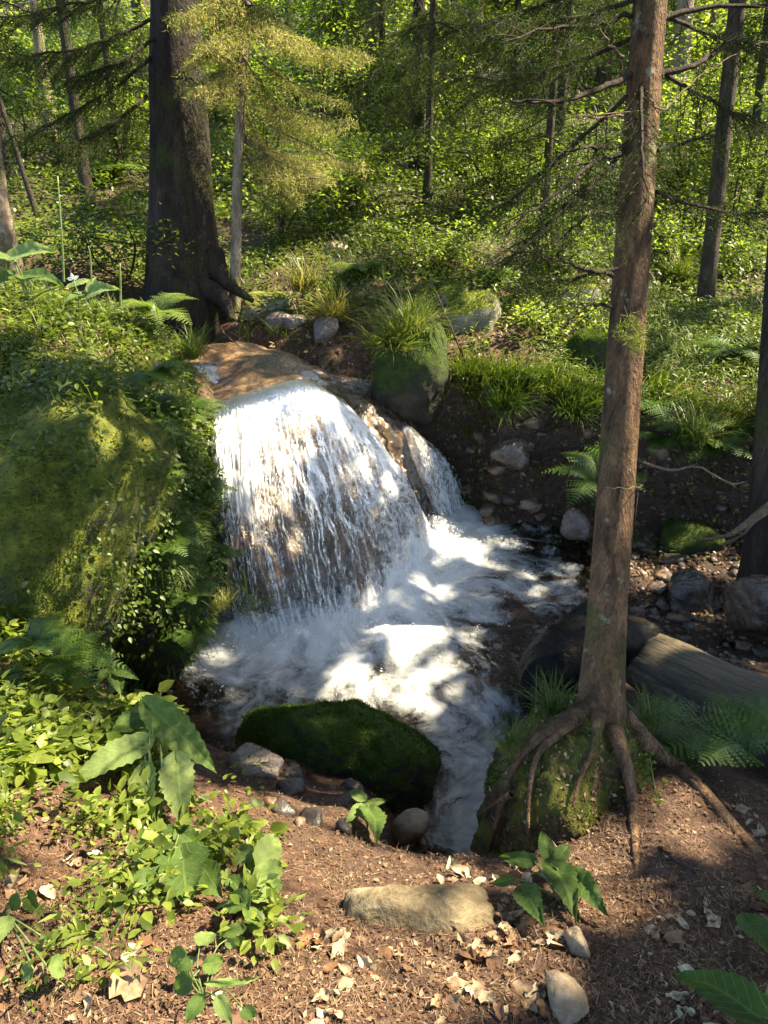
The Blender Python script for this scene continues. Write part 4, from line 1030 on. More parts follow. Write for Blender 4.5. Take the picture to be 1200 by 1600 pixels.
# ------------------------------------------------------------------ undergrowth
def leaf_field(P, Nn, leaves, h, spread, size, rng, tint, mat, name, parent=None, T=T_LEAF, kind='stuff', shape=None, out=True, geo=None):
    """little leafy clumps on points P"""
    n = len(P); k = leaves; c = np.repeat(P, k, 0); m = n * k
    hh = np.repeat(np.broadcast_to(h, (n,)), k) * rng.random(m) ** .7; a = rng.uniform(0, 6.283, m); rr = np.repeat(np.broadcast_to(spread, (n,)), k) * np.sqrt(rng.random(m))
    off = np.stack([np.cos(a) * rr, np.sin(a) * rr, hh], 1)
    f = norm(np.stack([np.cos(a), np.sin(a), rng.uniform(-.45, .35, m)], 1) + rng.normal(0, .35, (m, 3)))
    up = norm(A(0, 0, 1) + rng.normal(0, .35, (m, 3)))
    t = np.clip(np.repeat(np.broadcast_to(tint, (n,)), k) + rng.normal(0, .22, m), 0, 1)
    s = np.repeat(np.broadcast_to(size, (n,)), k) * rng.uniform(.6, 1.3, m)
    V, F, t_, u_ = place(T, c + off, f, up, s, t)
    geo = geo or Geo(); geo.add(V, F, t_, u_)
    return geo
rg = np.random.default_rng(91)
# slope behind the stream: distance-spread
def wedge(n, y0, y1, rg, mx=.62, pad=1.0, pw=1.0):
    lo, hi = y0 ** (1 - pw) if pw != 1 else 0, 0
    y = np.exp(rg.uniform(math.log(y0), math.log(y1), n)); x = rg.uniform(-1, 1, n) * (mx * y + pad); return x, y
x_, y_ = wedge(15800, 4.7, 34, rg)
du = seg_dist(x_, y_, UP); dch = np.minimum(seg_dist(x_, y_, ARM), seg_dist(x_, y_, POOL))
bare = fbm(np.stack([x_, y_], 1) * .9, 61, 3)
ok = (du > .15) & (dch > .35) & ((y_ > 7) | (x_ > 1.0) & (y_ > 5.2) | (y_ > 6.0)) & (bare < .33) & (np.hypot(x_ - bb[0], y_ - bb[1]) > .45)
ok &= ~((x_ > -1.6) & (x_ < .9) & (y_ < 5.95))
x_, y_ = x_[ok], y_[ok]; P = np.stack([x_, y_, H(x_, y_)], 1); p2 = P[:, :2]
cl = fbm(p2 * 1.1, 63, 3)
hh = (.07 + .16 * sstep(-.3, .5, cl)) * (1 + .05 * np.clip(y_ - 6, 0, 20))
sz = .032 + .0050 * np.clip(y_ - 4, 0, 18)
g = leaf_field(P, None, 14, hh, .05 + .011 * y_, sz, rg, .45 + .35 * fbm(p2 * .8, 65, 2), M_COVER, '')
g.out('undergrowth', M_COVER, kind='stuff', label='low leafy undergrowth covering the slope behind the stream')
# grass and fern-like sprays on the slope
x_, y_ = wedge(10500, 5.0, 16, rg)
ok = (seg_dist(x_, y_, UP) > .1) & (np.minimum(seg_dist(x_, y_, ARM), seg_dist(x_, y_, POOL)) > .35) & (fbm(np.stack([x_, y_], 1) * 1.3, 71, 2) > -.05)
ok &= ~((x_ > -1.7) & (x_ < .9) & (y_ < 5.8))
x_, y_ = x_[ok], y_[ok]
def blades(x, y, per, L, rg, tint, geo, z=None, droop=.5, spread=.03, outv=None, wide=1.0):
    n = len(x); P = np.stack([x, y, H(x, y) if z is None else z], 1); c = np.repeat(P, per, 0); m = n * per
    a = rg.uniform(0, 6.283, m); lean = rg.uniform(.1, droop * 2, m)
    f = norm(np.stack([np.cos(a) * lean, np.sin(a) * lean, np.ones(m)], 1) + (0 if outv is None else np.repeat(outv, per, 0)))
    up = norm(np.stack([-np.cos(a) , -np.sin(a), lean], 1)) if outv is None else norm(np.repeat(-outv, per, 0) * A(1, 1, 0) + A(0, 0, .6) + rg.normal(0, .2, (m, 3)))
    c = c + np.stack([np.cos(a), np.sin(a), 0 * a], 1) * (spread * rg.random(m))[:, None]
    l = np.repeat(np.broadcast_to(L, (n,)), per) * rg.uniform(.5, 1.2, m)
    t = np.clip(np.repeat(np.broadcast_to(tint, (n,)), per) + rg.normal(0, .14, m), 0, 1)
    V, F, t_, u_ = place(T_BLADE, c, f, up, l, t, width=l * wide); geo.add(V, F, t_, u_); return geo
g = blades(x_, y_, 6, .12 + .012 * y_, rg, .4 + .25 * fbm(np.stack([x_, y_], 1), 5, 2), Geo())
g.out('grass', M_GRASS, kind='stuff', label='grass growing through the undergrowth on the far slope')

# left bank vegetation on top of and beside the boulders
def pxfield(n, px0, px1, py0, py1, rg, y0=.8, y1=8, cond=None):
    """points on the ground seen inside a pixel box"""
    rep = 6; n = max(n // rep, 20)
    px = rg.uniform(px0, px1, n); py = rg.uniform(py0, py1, n)
    ys = np.arange(y0, y1, .05); u = (px - 600) / 1232; v = (800 - py) / 1232
    s = ys[None] / (CP + v[:, None] * SP); xx = u[:, None] * s; zz = CAMZ + s * (-SP + v[:, None] * CP)
    hh = H(xx.ravel(), np.broadcast_to(ys, xx.shape).ravel()).reshape(xx.shape)
    k = (zz < hh).argmax(1); ar = np.arange(n); ok = (zz < hh).any(1)
    X0, Y0 = np.repeat(xx[ar, k][ok], rep), np.repeat(ys[k][ok], rep); j = .022 * Y0
    return X0 + rg.normal(0, 1, len(X0)) * j, Y0 + rg.normal(0, 1, len(X0)) * j * 1.3
x_ = rg.uniform(-4.2, -.75, 5200); y_ = rg.uniform(3.1, 5.6, 5200)
ok = (seg_dist(x_, y_, UP) > .12) & ~((x_ > -1.15) & (y_ < 3.7)) & (np.minimum(seg_dist(x_, y_, POOL), seg_dist(x_, y_, SIDE)) > .3) & (x_ < -.62 - .42 * (y_ - 3.4))
x_, y_ = x_[ok], y_[ok]; z_ = H(x_, y_)
def top_z(VF, x, y, z):
    V = VF[0]; up = V[::3]; d = ((x[:, None] - up[None, :, 0]) ** 2 + (y[:, None] - up[None, :, 1]) ** 2)
    m = np.where(d < .03 ** 2, up[None, :, 2], -9).max(1); return np.maximum(z, m)
for a in range(0, len(x_), 1000):
    s = slice(a, a + 1000); z_[s] = top_z(BIGROCK, x_[s], y_[s], z_[s]); z_[s] = top_z(BANKROCK, x_[s], y_[s], z_[s])
P = np.stack([x_, y_, z_], 1); p2 = P[:, :2]
ok = ~((z_ < 1.30) & (y_ < 3.35) & (x_ < -1.1)); P2 = P[ok]
g = leaf_field(P2[::2], None, 9, .10, .07, .036, rg, .5 + .4 * fbm(P2[::2, :2] * 2, 65, 2), M_COVER, '', T=T_LEAF_B)
g = leaf_field(P2[1::2], None, 8, .07, .07, .05, rg, .45 + .4 * fbm(P2[1::2, :2] * 2, 66, 2), M_COVER, '', T=T_PINNA, geo=g)
g.out('undergrowth', M_COVER, kind='stuff', label='mixed small leaves covering the bank above the huge boulder')
g = blades(P2[::2, 0], P2[::2, 1], 5, .16, rg, .5 + .2 * fbm(P2[::2, :2] * 2, 6, 2), Geo(), z=P2[::2, 2])
g.out('grass', M_GRASS, kind='stuff', label='grass on the bank above the huge boulder')
# hanging grass and leaves on the steep bank boulder
def hang(VF, n, wf, L, tint, seed, leaves=True, nm='hanging plants', lb=None):
    rg = np.random.default_rng(seed); P, Nn = on_surface(VF[0], VF[1], n, rg, wf)
    f = norm(Nn * .9 + A(0, 0, -.35) + rg.normal(0, .35, P.shape)); up = norm(Nn * .3 + A(0, 0, 1))
    t = np.clip(rg.uniform(tint[0], tint[1], n), 0, 1); h = n // 2; g = Geo()
    V, F, t_, u_ = place(T_BLADE, P[:h], f[:h], up[:h], L * rg.uniform(.5, 1.3, h), t[:h]); g.add(V, F, t_, u_)
    V, F, t_, u_ = place(T_PINNA if leaves else T_BLADE, P[h:], f[h:], up[h:], L * .45 * rg.uniform(.5, 1.3, n - h), t[h:]); g.add(V, F, t_, u_)
    return g.out('undergrowth', M_GRASS, kind='stuff', label=lb)
hang(BANKROCK, 9000, lambda c, n_: (n_[:, 1] < .5) * (.15 + sstep(.4, 1.2, c[:, 2])) * (.2 + sstep(-.2, .3, fbm(c * 5, 77))), .13, (.0, .55), 1, lb='grass and small leaves hanging down the steep bank beside the fall')
def leafy(VF, n, wf, seed, size, tint, lb, mat=M_BUSH):
    rg = np.random.default_rng(seed); P, Nn = on_surface(VF[0], VF[1], n, rg, wf); k = 7; C = np.repeat(P, k, 0) + rg.normal(0, .03, (n * k, 3)) + np.repeat(Nn, k, 0) * rg.uniform(.01, .08, (n * k, 1))
    f = norm(np.repeat(Nn, k, 0) * .5 + rg.normal(0, .6, C.shape) + A(0, 0, -.3)); up = norm(A(0, -.2, 1) + np.repeat(Nn, k, 0) * .4 + rg.normal(0, .3, C.shape))
    V, F, t_, u_ = place(T_LEAF_B, C, f, up, size * rg.uniform(.5, 1.3, n * k), np.clip(rg.uniform(tint[0], tint[1], n * k), 0, 1))
    return Geo().add(V, F, t_, u_).out('undergrowth', mat, kind='stuff', label=lb)
leafy(BANKROCK, 420, lambda c, n_: (n_[:, 1] < .6) * (n_[:, 0] > -.4) * (c[:, 2] > .2) * sstep(-.05, .3, fbm(c * 3.5, 78)) + 0., 5, .026, (.0, .6), 'small leaves clothing the steep bank beside the fall', M_COVER)
leafy(BIGROCK, 170, lambda c, n_: (c[:, 0] > -1.35) * (n_[:, 0] > .1) * (c[:, 2] > .4) * sstep(-.05, .3, fbm(c * 3.5, 79)) + 0., 6, .026, (.0, .6), 'small leaves in the crease beside the huge boulder', M_COVER)
hang(BIGROCK, 380, lambda c, n_: (c[:, 2] > 1.15) * (n_[:, 1] < .3) + 0., .14, (.1, .6), 2, lb='grass fringe hanging over the top of the huge mossy boulder')

# right bank edge: overhanging grass
ex = np.concatenate([np.linspace(.55, 1.3, 240), np.linspace(1.3, 4.2, 420)])
ey = np.interp(ex, [.55, .9, 1.3, 2.0, 3.0, 4.2], [5.3, 5.12, 4.95, 4.72, 4.57, 4.4]) + rg.normal(0, .10, len(ex))
g = Geo(); ov = np.tile(A(0, -.9, .2), (len(ex), 1)) + rg.normal(0, .25, (len(ex), 3))
blades(ex, ey, 16, .12 + .16 * rg.random(len(ex)) ** 2, rg, .0 + .75 * rg.random(len(ex)) ** 2.5, g, outv=ov, spread=.07)
g.out('grass', M_GRASS, kind='stuff', label='long grass hanging over the edge of the undercut bank')
x_, y_ = pxfield(1900, 430, 1200, 470, 790, rg, 4.2, 7); k = fbm(np.stack([x_, y_], 1) * 3, 17, 2) > -.02; x_, y_ = x_[k], y_[k]; P = np.stack([x_, y_, H(x_, y_)], 1)
g = leaf_field(P, None, 6, .05, .06, .03, rg, .4, M_COVER, '', T=T_LEAF_B); g.out('undergrowth', M_COVER, kind='stuff', label='scattered small plants on the earth bank above the pool')
g = blades(x_[::3], y_[::3], 9, .14, rg, .3 + .6 * rg.random(len(x_[::3])), Geo(), outv=np.tile(A(0, -.5, .3), (len(x_[::3]), 1)), spread=.04); g.out('grass', M_GRASS, kind='stuff', label='dry and green grass wisps on the earth bank above the pool')
x_ = rg.uniform(1.0, 5.5, 4200); y_ = rg.uniform(4.45, 6.6, 4200); ok = np.minimum(seg_dist(x_, y_, ARM), seg_dist(x_, y_, POOL)) > .32
x_, y_ = x_[ok], y_[ok]; P = np.stack([x_, y_, H(x_, y_)], 1)
g = leaf_field(P, None, 9, .12, .09, .045, rg, .35 + .3 * fbm(P[:, :2] * 1.5, 67, 2), M_COVER, '', T=T_PINNA)
g.out('undergrowth', M_COVER, kind='stuff', label='soft low plants covering the bank beyond the gravel')

# foreground left: bright groundcover of small toothed leaves
x1, y1 = pxfield(1150, -60, 250, 1010, 1250, rg); x2, y2 = pxfield(230, -60, 420, 1240, 1420, rg); x3, y3 = pxfield(260, -60, 120, 870, 1030, rg); x4, y4 = pxfield(110, -60, 440, 1400, 1590, rg)
x_ = np.concatenate([x1, x2, x3, x4]); y_ = np.concatenate([y1, y2, y3, y4]); k = fbm(np.stack([x_, y_], 1) * 5, 7, 2) > -.05 - .15 * (y_ > 1.9); x_, y_ = x_[k], y_[k]
P = np.stack([x_, y_, H(x_, y_)], 1)
g = leaf_field(P, None, 5, .075, .05, (.022 + .03 * sstep(-.3, .4, fbm(P[:, :2] * 4, 99, 2))) * np.clip(P[:, 1] / 1.9, .5, 1), rg, .75 + .4 * fbm(P[:, :2] * 3, 68, 2), M_BUSH, '', T=T_LEAF_B)
Q_ = P[::5]; g = leaf_field(Q_, None, 3, .12, .05, .06 * np.clip(Q_[:, 1] / 2.1, .45, 1), rg, .5, M_BUSH, '', T=T_LEAF_B, geo=g); Q_ = P[1::4]; g = leaf_field(Q_, None, 9, .10, .05, .04, rg, .6, M_BUSH, '', T=T_PINNA, geo=g)
g.out('undergrowth', M_BUSH, kind='stuff', label='bright small-leaved plants spreading below the huge boulder')

# ------------------------------------------------------------------ ferns, tufts, broad-leaved plants
def frond(base, d, L, rg, tint=.5, pin=22, wid=.36):
    d = norm(np.array(d, float)); s = np.linspace(0, 1, 12)[:, None]
    ax = base + norm(d * A(1, 1, 0) + 1e-6) * (L * s * (.35 + .65 * s)) * np.linalg.norm(d[:2]) + A(0, 0, 1) * L * (s * d[2] * 1.6 - .75 * s ** 2)
    g = Geo(); V, Fs = tube(ax, np.linspace(.003, .0008, 12), 4); g.add(V, Fs, .6)
    k = np.linspace(.12, 1, pin); C = np.stack([np.interp(k, s[:, 0], ax[:, c]) for c in range(3)], 1); T_ = norm(np.stack([np.gradient(C[:, c]) for c in range(3)], 1))
    sd = norm(np.cross(T_, A(0, 0, 1))); up = np.cross(sd, T_)
    ln = wid * L * np.sin(np.clip(k * 1.0, 0, 1) ** .75 * math.pi * .93 + .12).clip(.06)
    for sg in (1, -1):
        f = norm(sd * sg + T_ * .35 + rg.normal(0, .06, C.shape) - up * .12)
        # each pinna: a row of small leaflets
        for q in np.linspace(0, .85, 6):
            V, F, t_, u_ = place(T_LEAF, C + f * (ln * q)[:, None] , norm(f + T_ * .5), up, ln * .17 * (1.2 - q) + .004, np.clip(tint + rg.normal(0, .08, len(C)), 0, 1)); g.add(V, F, t_, u_)
            V, F, t_, u_ = place(T_LEAF, C + f * (ln * q)[:, None] , norm(f - T_ * .7), up, ln * .17 * (1.2 - q) + .004, np.clip(tint + rg.normal(0, .08, len(C)), 0, 1)); g.add(V, F, t_, u_)
    return g
def fern(label, base, n, L, seed, dirs=None, tint=.5):
    rg = np.random.default_rng(seed); e = empty('fern', base, label, 'fern', None)
    for i in range(n):
        a = dirs[i] if dirs is not None else 6.283 * (i + rg.random() * .6) / n
        el = rg.uniform(.5, 1.0)
        frond(np.array(base) + A(0, 0, -.01), A(math.cos(a), math.sin(a), el), L * rg.uniform(.75, 1.1), rg, tint).out('frond', M_FERN, e)
R_ = math.radians
fern("fern with long feathery fronds in front of the fallen log", at(1165,1190,2.0), 6, .34, 1, [R_(q) for q in (185,150,120,210,95,60)], .45)
fern("thin arching fern between spruce base and fallen log", at(1090,1185,2.05), 4, .34, 2, [R_(q) for q in (175,150,120,200)], .35)
fern("fern on the dark bank left of the spruce trunk", at(935,760,4.35), 7, .42, 3, None, .5)
fern("fern hanging from the bank beside the top of the white veil", at(235,600,3.75)+A(0,0,.0), 7, .34, 4, [R_(q) for q in (-10,-35,-60,15,-85,40,-110)], .6)
fern("drooping fern in the crease between the huge boulder and the bank", at(215,690,3.35), 6, .30, 5, [R_(q) for q in (-20,-50,-80,10,-120,30)], .45)
fern("fern growing low on the bank just above the pool", at(290,930,3.05), 6, .20, 6, [R_(q) for q in (-20,-60,-100,10,-140,40)], .6)
fern("sunlit fern at the corner of the bank in front of the big trunk", at(245,500,4.75), 8, .34, 7, None, .85)
fern("fern at the foot of the huge boulder over the dark hollow", at(95,1040,2.25), 6, .26, 8, [R_(q) for q in (-10,20,-40,-70,50,90)], .55)
fern("bright fern clump lit by the sun below the pale blotchy trunk", ground(725,255), 9, .75, 9, None, 1.0)
fern("fern at the foot of the slim dark trunk across the gravel", ground(1010,640), 7, .4, 10, None, .5)
fern("shaded fern on the slope left of the big dark trunk", ground(170,290), 8, .6, 11, None, .7)
fern("fern beside the path at the lower edge of the leafy slope", at(60,1010,2.2), 5, .2, 12, None, .7)

fern("fern on the bank right of the spruce trunk near its middle", ground(1060,690), 7, .38, 21, None, .55)
fern("fern half hidden at the slim dark trunk's shaded side", ground(1150,560), 7, .42, 22, None, .6)
fern("fern at the edge of the undercut beside the picture-edge trunk", ground(1160,690), 7, .36, 23, None, .5)
fern("sunlit fern on the slope between sapling and shaggy boulder", ground(560,430), 8, .4, 24, None, .8)
fern("fern above the yellow-green boulder on the slope", ground(770,440), 8, .4, 25, None, .7)
fern("fern low on the earth bank between side fall and spruce", ground(830,600), 7, .28, 26, None, .5)
def surf(px, py, VF):
    d = VF[0] - A(0, 0, CAMZ); zc = d[:, 1] * CP - d[:, 2] * SP; X_ = 600 + 1232 * d[:, 0] / zc; Y_ = 800 - 1232 * (d[:, 1] * SP + d[:, 2] * CP) / zc
    j = np.argsort(np.hypot(X_ - px, Y_ - py))[:40]; return VF[0][j[VF[0][j, 1].argmin()]]
for i, (lb, px_, py_, L_, t_) in enumerate([("dark fern spilling over the bank edge level with the top of the white water", 295, 650, .26, .35), ("fern halfway down the steep bank, brushing the white water", 318, 770, .24, .3),
 ("pale-tipped fern in the crease right of the huge boulder's shoulder", 232, 745, .26, .8), ("fern low in the crease right of the huge boulder", 262, 850, .22, .4),
 ("dark fern above the pool on the lower steep bank", 335, 880, .2, .3), ("fern under the lowest bulge of the steep bank", 300, 985, .18, .4), ("fern at the upper corner of the steep bank behind the huge boulder", 240, 650, .28, .5)]):
    fern(lb, surf(px_, py_, BANKROCK), 7, L_, 60 + i, [R_(q) for q in (-15, -45, -75, 15, -105, 40, -135)], t_)
fern("fern hanging from the overhang right of the spruce trunk", ground(1030,700), 7, .3, 80, [R_(q) for q in (-60, -90, -120, -30, -150, 0, 180)], .5)
fern("fern at the far right overhang above the dark gravel edge", ground(1120,715), 7, .34, 81, [R_(q) for q in (-60, -90, -120, -30, -150, 0, 180)], .55)
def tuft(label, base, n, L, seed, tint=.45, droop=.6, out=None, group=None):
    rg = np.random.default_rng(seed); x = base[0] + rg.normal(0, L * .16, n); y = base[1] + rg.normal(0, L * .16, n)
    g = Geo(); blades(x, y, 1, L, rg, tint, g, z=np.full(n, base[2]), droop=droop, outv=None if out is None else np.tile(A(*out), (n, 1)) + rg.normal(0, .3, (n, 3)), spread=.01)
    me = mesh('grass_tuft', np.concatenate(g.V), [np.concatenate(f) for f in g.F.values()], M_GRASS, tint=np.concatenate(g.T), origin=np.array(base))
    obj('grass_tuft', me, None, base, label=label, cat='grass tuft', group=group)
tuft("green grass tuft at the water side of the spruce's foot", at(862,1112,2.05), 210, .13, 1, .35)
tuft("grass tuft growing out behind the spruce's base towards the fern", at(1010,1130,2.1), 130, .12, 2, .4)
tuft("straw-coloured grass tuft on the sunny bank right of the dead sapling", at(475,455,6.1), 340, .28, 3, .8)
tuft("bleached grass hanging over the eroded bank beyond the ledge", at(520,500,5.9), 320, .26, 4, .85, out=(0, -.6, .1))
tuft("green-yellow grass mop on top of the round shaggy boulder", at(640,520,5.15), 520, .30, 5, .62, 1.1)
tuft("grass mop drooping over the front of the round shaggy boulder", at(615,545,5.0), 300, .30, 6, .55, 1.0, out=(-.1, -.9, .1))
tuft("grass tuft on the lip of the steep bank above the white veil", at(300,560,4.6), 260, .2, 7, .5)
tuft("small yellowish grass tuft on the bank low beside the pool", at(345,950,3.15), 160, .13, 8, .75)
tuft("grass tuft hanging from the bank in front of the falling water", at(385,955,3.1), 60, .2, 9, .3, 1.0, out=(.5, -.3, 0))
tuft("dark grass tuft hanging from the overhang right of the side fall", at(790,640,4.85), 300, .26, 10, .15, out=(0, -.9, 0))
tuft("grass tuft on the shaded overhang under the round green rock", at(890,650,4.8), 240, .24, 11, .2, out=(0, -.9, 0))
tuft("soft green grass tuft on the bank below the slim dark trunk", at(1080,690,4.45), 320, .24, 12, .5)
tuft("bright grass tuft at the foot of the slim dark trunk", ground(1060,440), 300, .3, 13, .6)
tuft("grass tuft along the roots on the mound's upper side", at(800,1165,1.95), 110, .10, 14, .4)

def big_leaf(base, tip, width, rg, tint, up=None, droop=.12, lobes=0):
    base = np.array(base, float); tip = np.array(tip, float); L = np.linalg.norm(tip - base)
    f = norm(tip - base); up = norm(np.array(up if up is not None else A(0, -.55, .85)) + rg.normal(0, .15, 3)); r = norm(np.cross(f, up)); n_ = np.cross(r, f)
    ns, nw = 21, 9; s = np.linspace(0, 1, ns); ww = width * .78 * L * (np.sin(np.pi * s ** .62) ** .8 * (1 - .25 * s) + .02)
    ww = ww * (1 + .07 * np.cos(np.arange(ns) * math.pi))
    t = np.linspace(-1, 1, nw); S, T_ = np.meshgrid(s, t, indexing='ij'); Wd = ww[:, None] * T_
    back = -.16 * L * np.abs(T_) * np.exp(-S / .16)                         # heart-shaped base
    z = droop * L * (np.sin(np.pi * S) * .6) - droop * L * 1.2 * S ** 3 + .10 * L * np.abs(T_) ** 1.3 * width * 2 + .012 * L * np.sin(S * 38 + np.abs(T_) * 6) * np.abs(T_)
    z = z + .03 * L * vnoise(np.stack([S.ravel() * 4 + tint * 40, T_.ravel() * 2], 1), 3).reshape(S.shape)
    V = base + r * Wd[..., None] + f * (S * L + back)[..., None] + n_ * z[..., None]
    return V.reshape(-1, 3), grid_faces(ns, nw), np.stack([Wd.ravel() / L, S.ravel()], 1)
def lift(P, c=.03):
    P = np.array(P, float); C = A(0, 0, CAMZ)
    for _ in range(40):
        if P[2] > H(P[0], P[1])[0] + c: break
        P = P + (C - P) * .02
    return P
def broad_plant(label, root_, leaves, seed, name='leafy_plant', stemr=.0035, tint=.5, up=None):
    rg = np.random.default_rng(seed); root_ = np.array(root_, float)
    hr_ = H(root_[0], root_[1])[0]; root_[2] = hr_ if root_[1] < 2.6 else root_[2]
    e = empty(name, root_, label, 'plant')
    for lf in leaves:
        bx, by, bY, tx, ty, tY, wd = lf[:7]; tn = lf[7] if len(lf) > 7 else tint
        b = lift(at(bx, by, bY), .06); t = lift(at(tx, ty, tY))
        V, F, uv = big_leaf(b, t, wd, rg, tn, up=up)
        l_ = child_mesh('leaf', e, V, F, M_BIG, tint=np.full(len(V), tn), uv=uv)
        mid = (b + root_) / 2 + A(rg.normal(0, .01), rg.normal(0, .01), .02)
        V, Fs = tube(curve([root_, mid, b], 10), np.linspace(stemr, stemr * .6, 10), 6); g = Geo().add(V, Fs, .5); g.out('stem', M_STEM, e)
broad_plant("tall plant with the largest heart-shaped leaves below the huge boulder", at(250,1335,1.62), [
 (236,1108,1.98,338,1203,1.84,.26,.50),(226,1112,2.0,166,1160,1.88,.34,.35),(224,1162,1.86,102,1226,1.72,.25,.75),(276,1192,1.80,284,1290,1.68,.34,1.0),
 (268,1188,1.86,304,1258,1.76,.28,.8),(226,1204,1.78,238,1284,1.66,.36,.95),(240,1110,2.0,225,1085,2.08,.4,.5)], 1, 'leafy_plant', .004)
broad_plant("plant with dull green toothed leaves shading the soil beneath the tallest plant", at(270,1430,1.42), [
 (275,1300,1.58,235,1318,1.52,.5,.35),(280,1300,1.58,318,1330,1.54,.45,.4),(285,1340,1.52,292,1412,1.42,.50,.3),(320,1360,1.52,345,1400,1.46,.5,.35),
 (235,1370,1.5,195,1395,1.44,.5,.35),(222,1340,1.5,212,1352,1.48,.5,.5),(360,1375,1.5,382,1400,1.46,.5,.3)], 2)
broad_plant("upright stem with lance-shaped lit leaves in the middle of the path edge", at(385,1480,1.38), [
 (402,1352,1.52,436,1300,1.58,.30,.95),(396,1372,1.5,448,1352,1.5,.26,.8),(392,1400,1.46,448,1375,1.46,.24,.7),(390,1345,1.52,368,1320,1.54,.34,.7),
 (386,1420,1.44,350,1400,1.46,.3,.5),(384,1440,1.42,420,1430,1.42,.3,.5),(380,1450,1.4,340,1462,1.4,.3,.6)], 3, stemr=.003)
broad_plant("small four-leaved seedling standing alone before the moss-capped rock", at(575,1318,1.84), [
 (570,1250,1.92,544,1234,1.98,.30,.85),(576,1256,1.92,606,1250,1.94,.26,.6),(568,1262,1.9,540,1284,1.86,.32,.7),(577,1268,1.9,590,1308,1.84,.32,.45)], 4, stemr=.002)
broad_plant("cluster of dark oval leaves at the foot of the root mound", at(868,1450,1.38), [
 (858,1342,1.52,846,1296,1.6,.36,.2),(864,1354,1.5,900,1425,1.38,.26,.2),(892,1368,1.48,946,1422,1.38,.28,.18),(834,1345,1.52,778,1338,1.52,.28,.15),
 (818,1392,1.46,848,1440,1.36,.34,.2),(800,1372,1.48,766,1382,1.5,.25,.25),(870,1345,1.52,890,1318,1.56,.3,.25)], 5)
broad_plant("very large dark green leaves low over the path at its right end", at(1200,1590,1.1), [
 (1185,1590,1.08,1052,1512,1.20,.33,.12),(1165,1440,1.28,1215,1500,1.2,.5,.15),(1215,1420,1.3,1180,1385,1.38,.4,.2)], 6)
broad_plant("spray of small round leaves on a thin stem at the path's near edge", at(330,1640,1.02), [
 (290,1490,1.26,262,1505,1.24,.5,.7),(312,1478,1.28,336,1455,1.32,.42,.85),(300,1500,1.24,275,1520,1.22,.45,.4),(318,1508,1.22,352,1500,1.22,.35,.55),(300,1530,1.2,270,1548,1.18,.5,.35),
 (330,1535,1.18,410,1530,1.16,.10,.8),(315,1560,1.14,290,1598,1.1,.5,.4),(342,1560,1.14,362,1600,1.08,.42,.75),(380,1575,1.12,400,1590,1.1,.5,.6),(358,1465,1.3,372,1480,1.28,.5,.95)], 7, stemr=.002)
broad_plant("pair of round green leaves among dry leaves near the lit plant carpet", at(25,1500,1.25), [
 (45,1398,1.42,62,1425,1.38,.55,.5),(30,1400,1.42,18,1425,1.38,.5,.5),(10,1440,1.35,-12,1482,1.3,.5,.85),(64,1462,1.34,76,1470,1.32,.5,.6),(52,1515,1.24,30,1525,1.22,.5,.8),(75,1512,1.24,105,1512,1.24,.4,.85)], 8)
broad_plant("plant with big sunlit leaves standing on the bank before the far trunk", at(45,470,4.6), [
 (20,402,4.6,86,388,4.55,.30,.95),(22,408,4.6,-30,400,4.5,.35,.6),(40,432,4.6,96,440,4.5,.30,.4),(110,448,4.55,152,436,4.6,.22,.9),(20,430,4.6,-25,450,4.5,.35,.5)], 9, stemr=.006)
broad_plant("seedling with lit leaves on the leafy bank beside the white flower", at(140,475,4.5), [
 (135,462,4.5,182,448,4.4,.3,.9),(130,460,4.5,100,470,4.4,.3,.5),(140,455,4.5,150,430,4.6,.3,.7)], 10, stemr=.004)
broad_plant("dark-leaved plant hanging at the dark hollow under the huge boulder", at(170,1105,2.2), [
 (175,1040,2.3,150,1070,2.2,.3,.5),(180,1045,2.3,215,1060,2.25,.3,.3),(178,1050,2.3,190,1085,2.2,.35,.35),(170,1035,2.3,130,1040,2.25,.3,.55)], 11)
# ivy-like trailing plant on the mound
def trail(label, pix, seed, sz=.022, n=36):
    rg = np.random.default_rng(seed); P = curve([at(*p) for p in pix], n); base = P[0]
    e = empty('creeper', base, label, 'plant'); V, Fs = tube(P, .0018, 5); Geo().add(V, Fs, .3).out('stem', M_STEM, e)
    Q = P + rg.normal(0, .012, P.shape); V, F, t_, u_ = place(T_LEAF_B, Q, norm(rg.normal(size=Q.shape) * A(1, .4, .6) + A(0, -.4, -.2)), norm(A(0, -.8, .6) + rg.normal(0, .2, Q.shape)), sz * rg.uniform(.7, 1.2, n), rg.uniform(.3, .7, n))
    Geo().add(V, F, t_, u_).out('foliage', M_BUSH, e)
trail("little creeper with rounded green leaves running down between the two thick roots", [(1015,1180,1.9),(1022,1225,1.84),(1030,1260,1.79),(1035,1290,1.76)], 1)
# white flowers
for i, (lb, px_, py_, Y) in enumerate([("white two-petalled flower above the leafy bank", 115, 436, 4.5), ("tiny white flower at the sunlit fern on the bank corner", 241, 482, 4.6)]):
    c = at(px_, py_, Y); b = c + A(0, 0, -.18); e = empty('flower', b, lb, 'flower')
    V, Fs = tube(np.stack([b, (b + c) / 2 + A(.01, 0, 0), c]), .003, 5); Geo().add(V, Fs, .5).out('stem', M_STEM, e)
    for a in ((200, 20, 100) if i == 0 else (90, 250)):
        d = A(math.cos(R_(a)), -.2, math.sin(R_(a)) * .6 + .3); V, F, t_, u_ = place(T_LEAF_B, c[None], d[None], A(0, -1, .2)[None], A(.038 if i == 0 else .025), A(.6)); Geo().add(V, F, t_, u_).out('petal', M_PETAL, e)
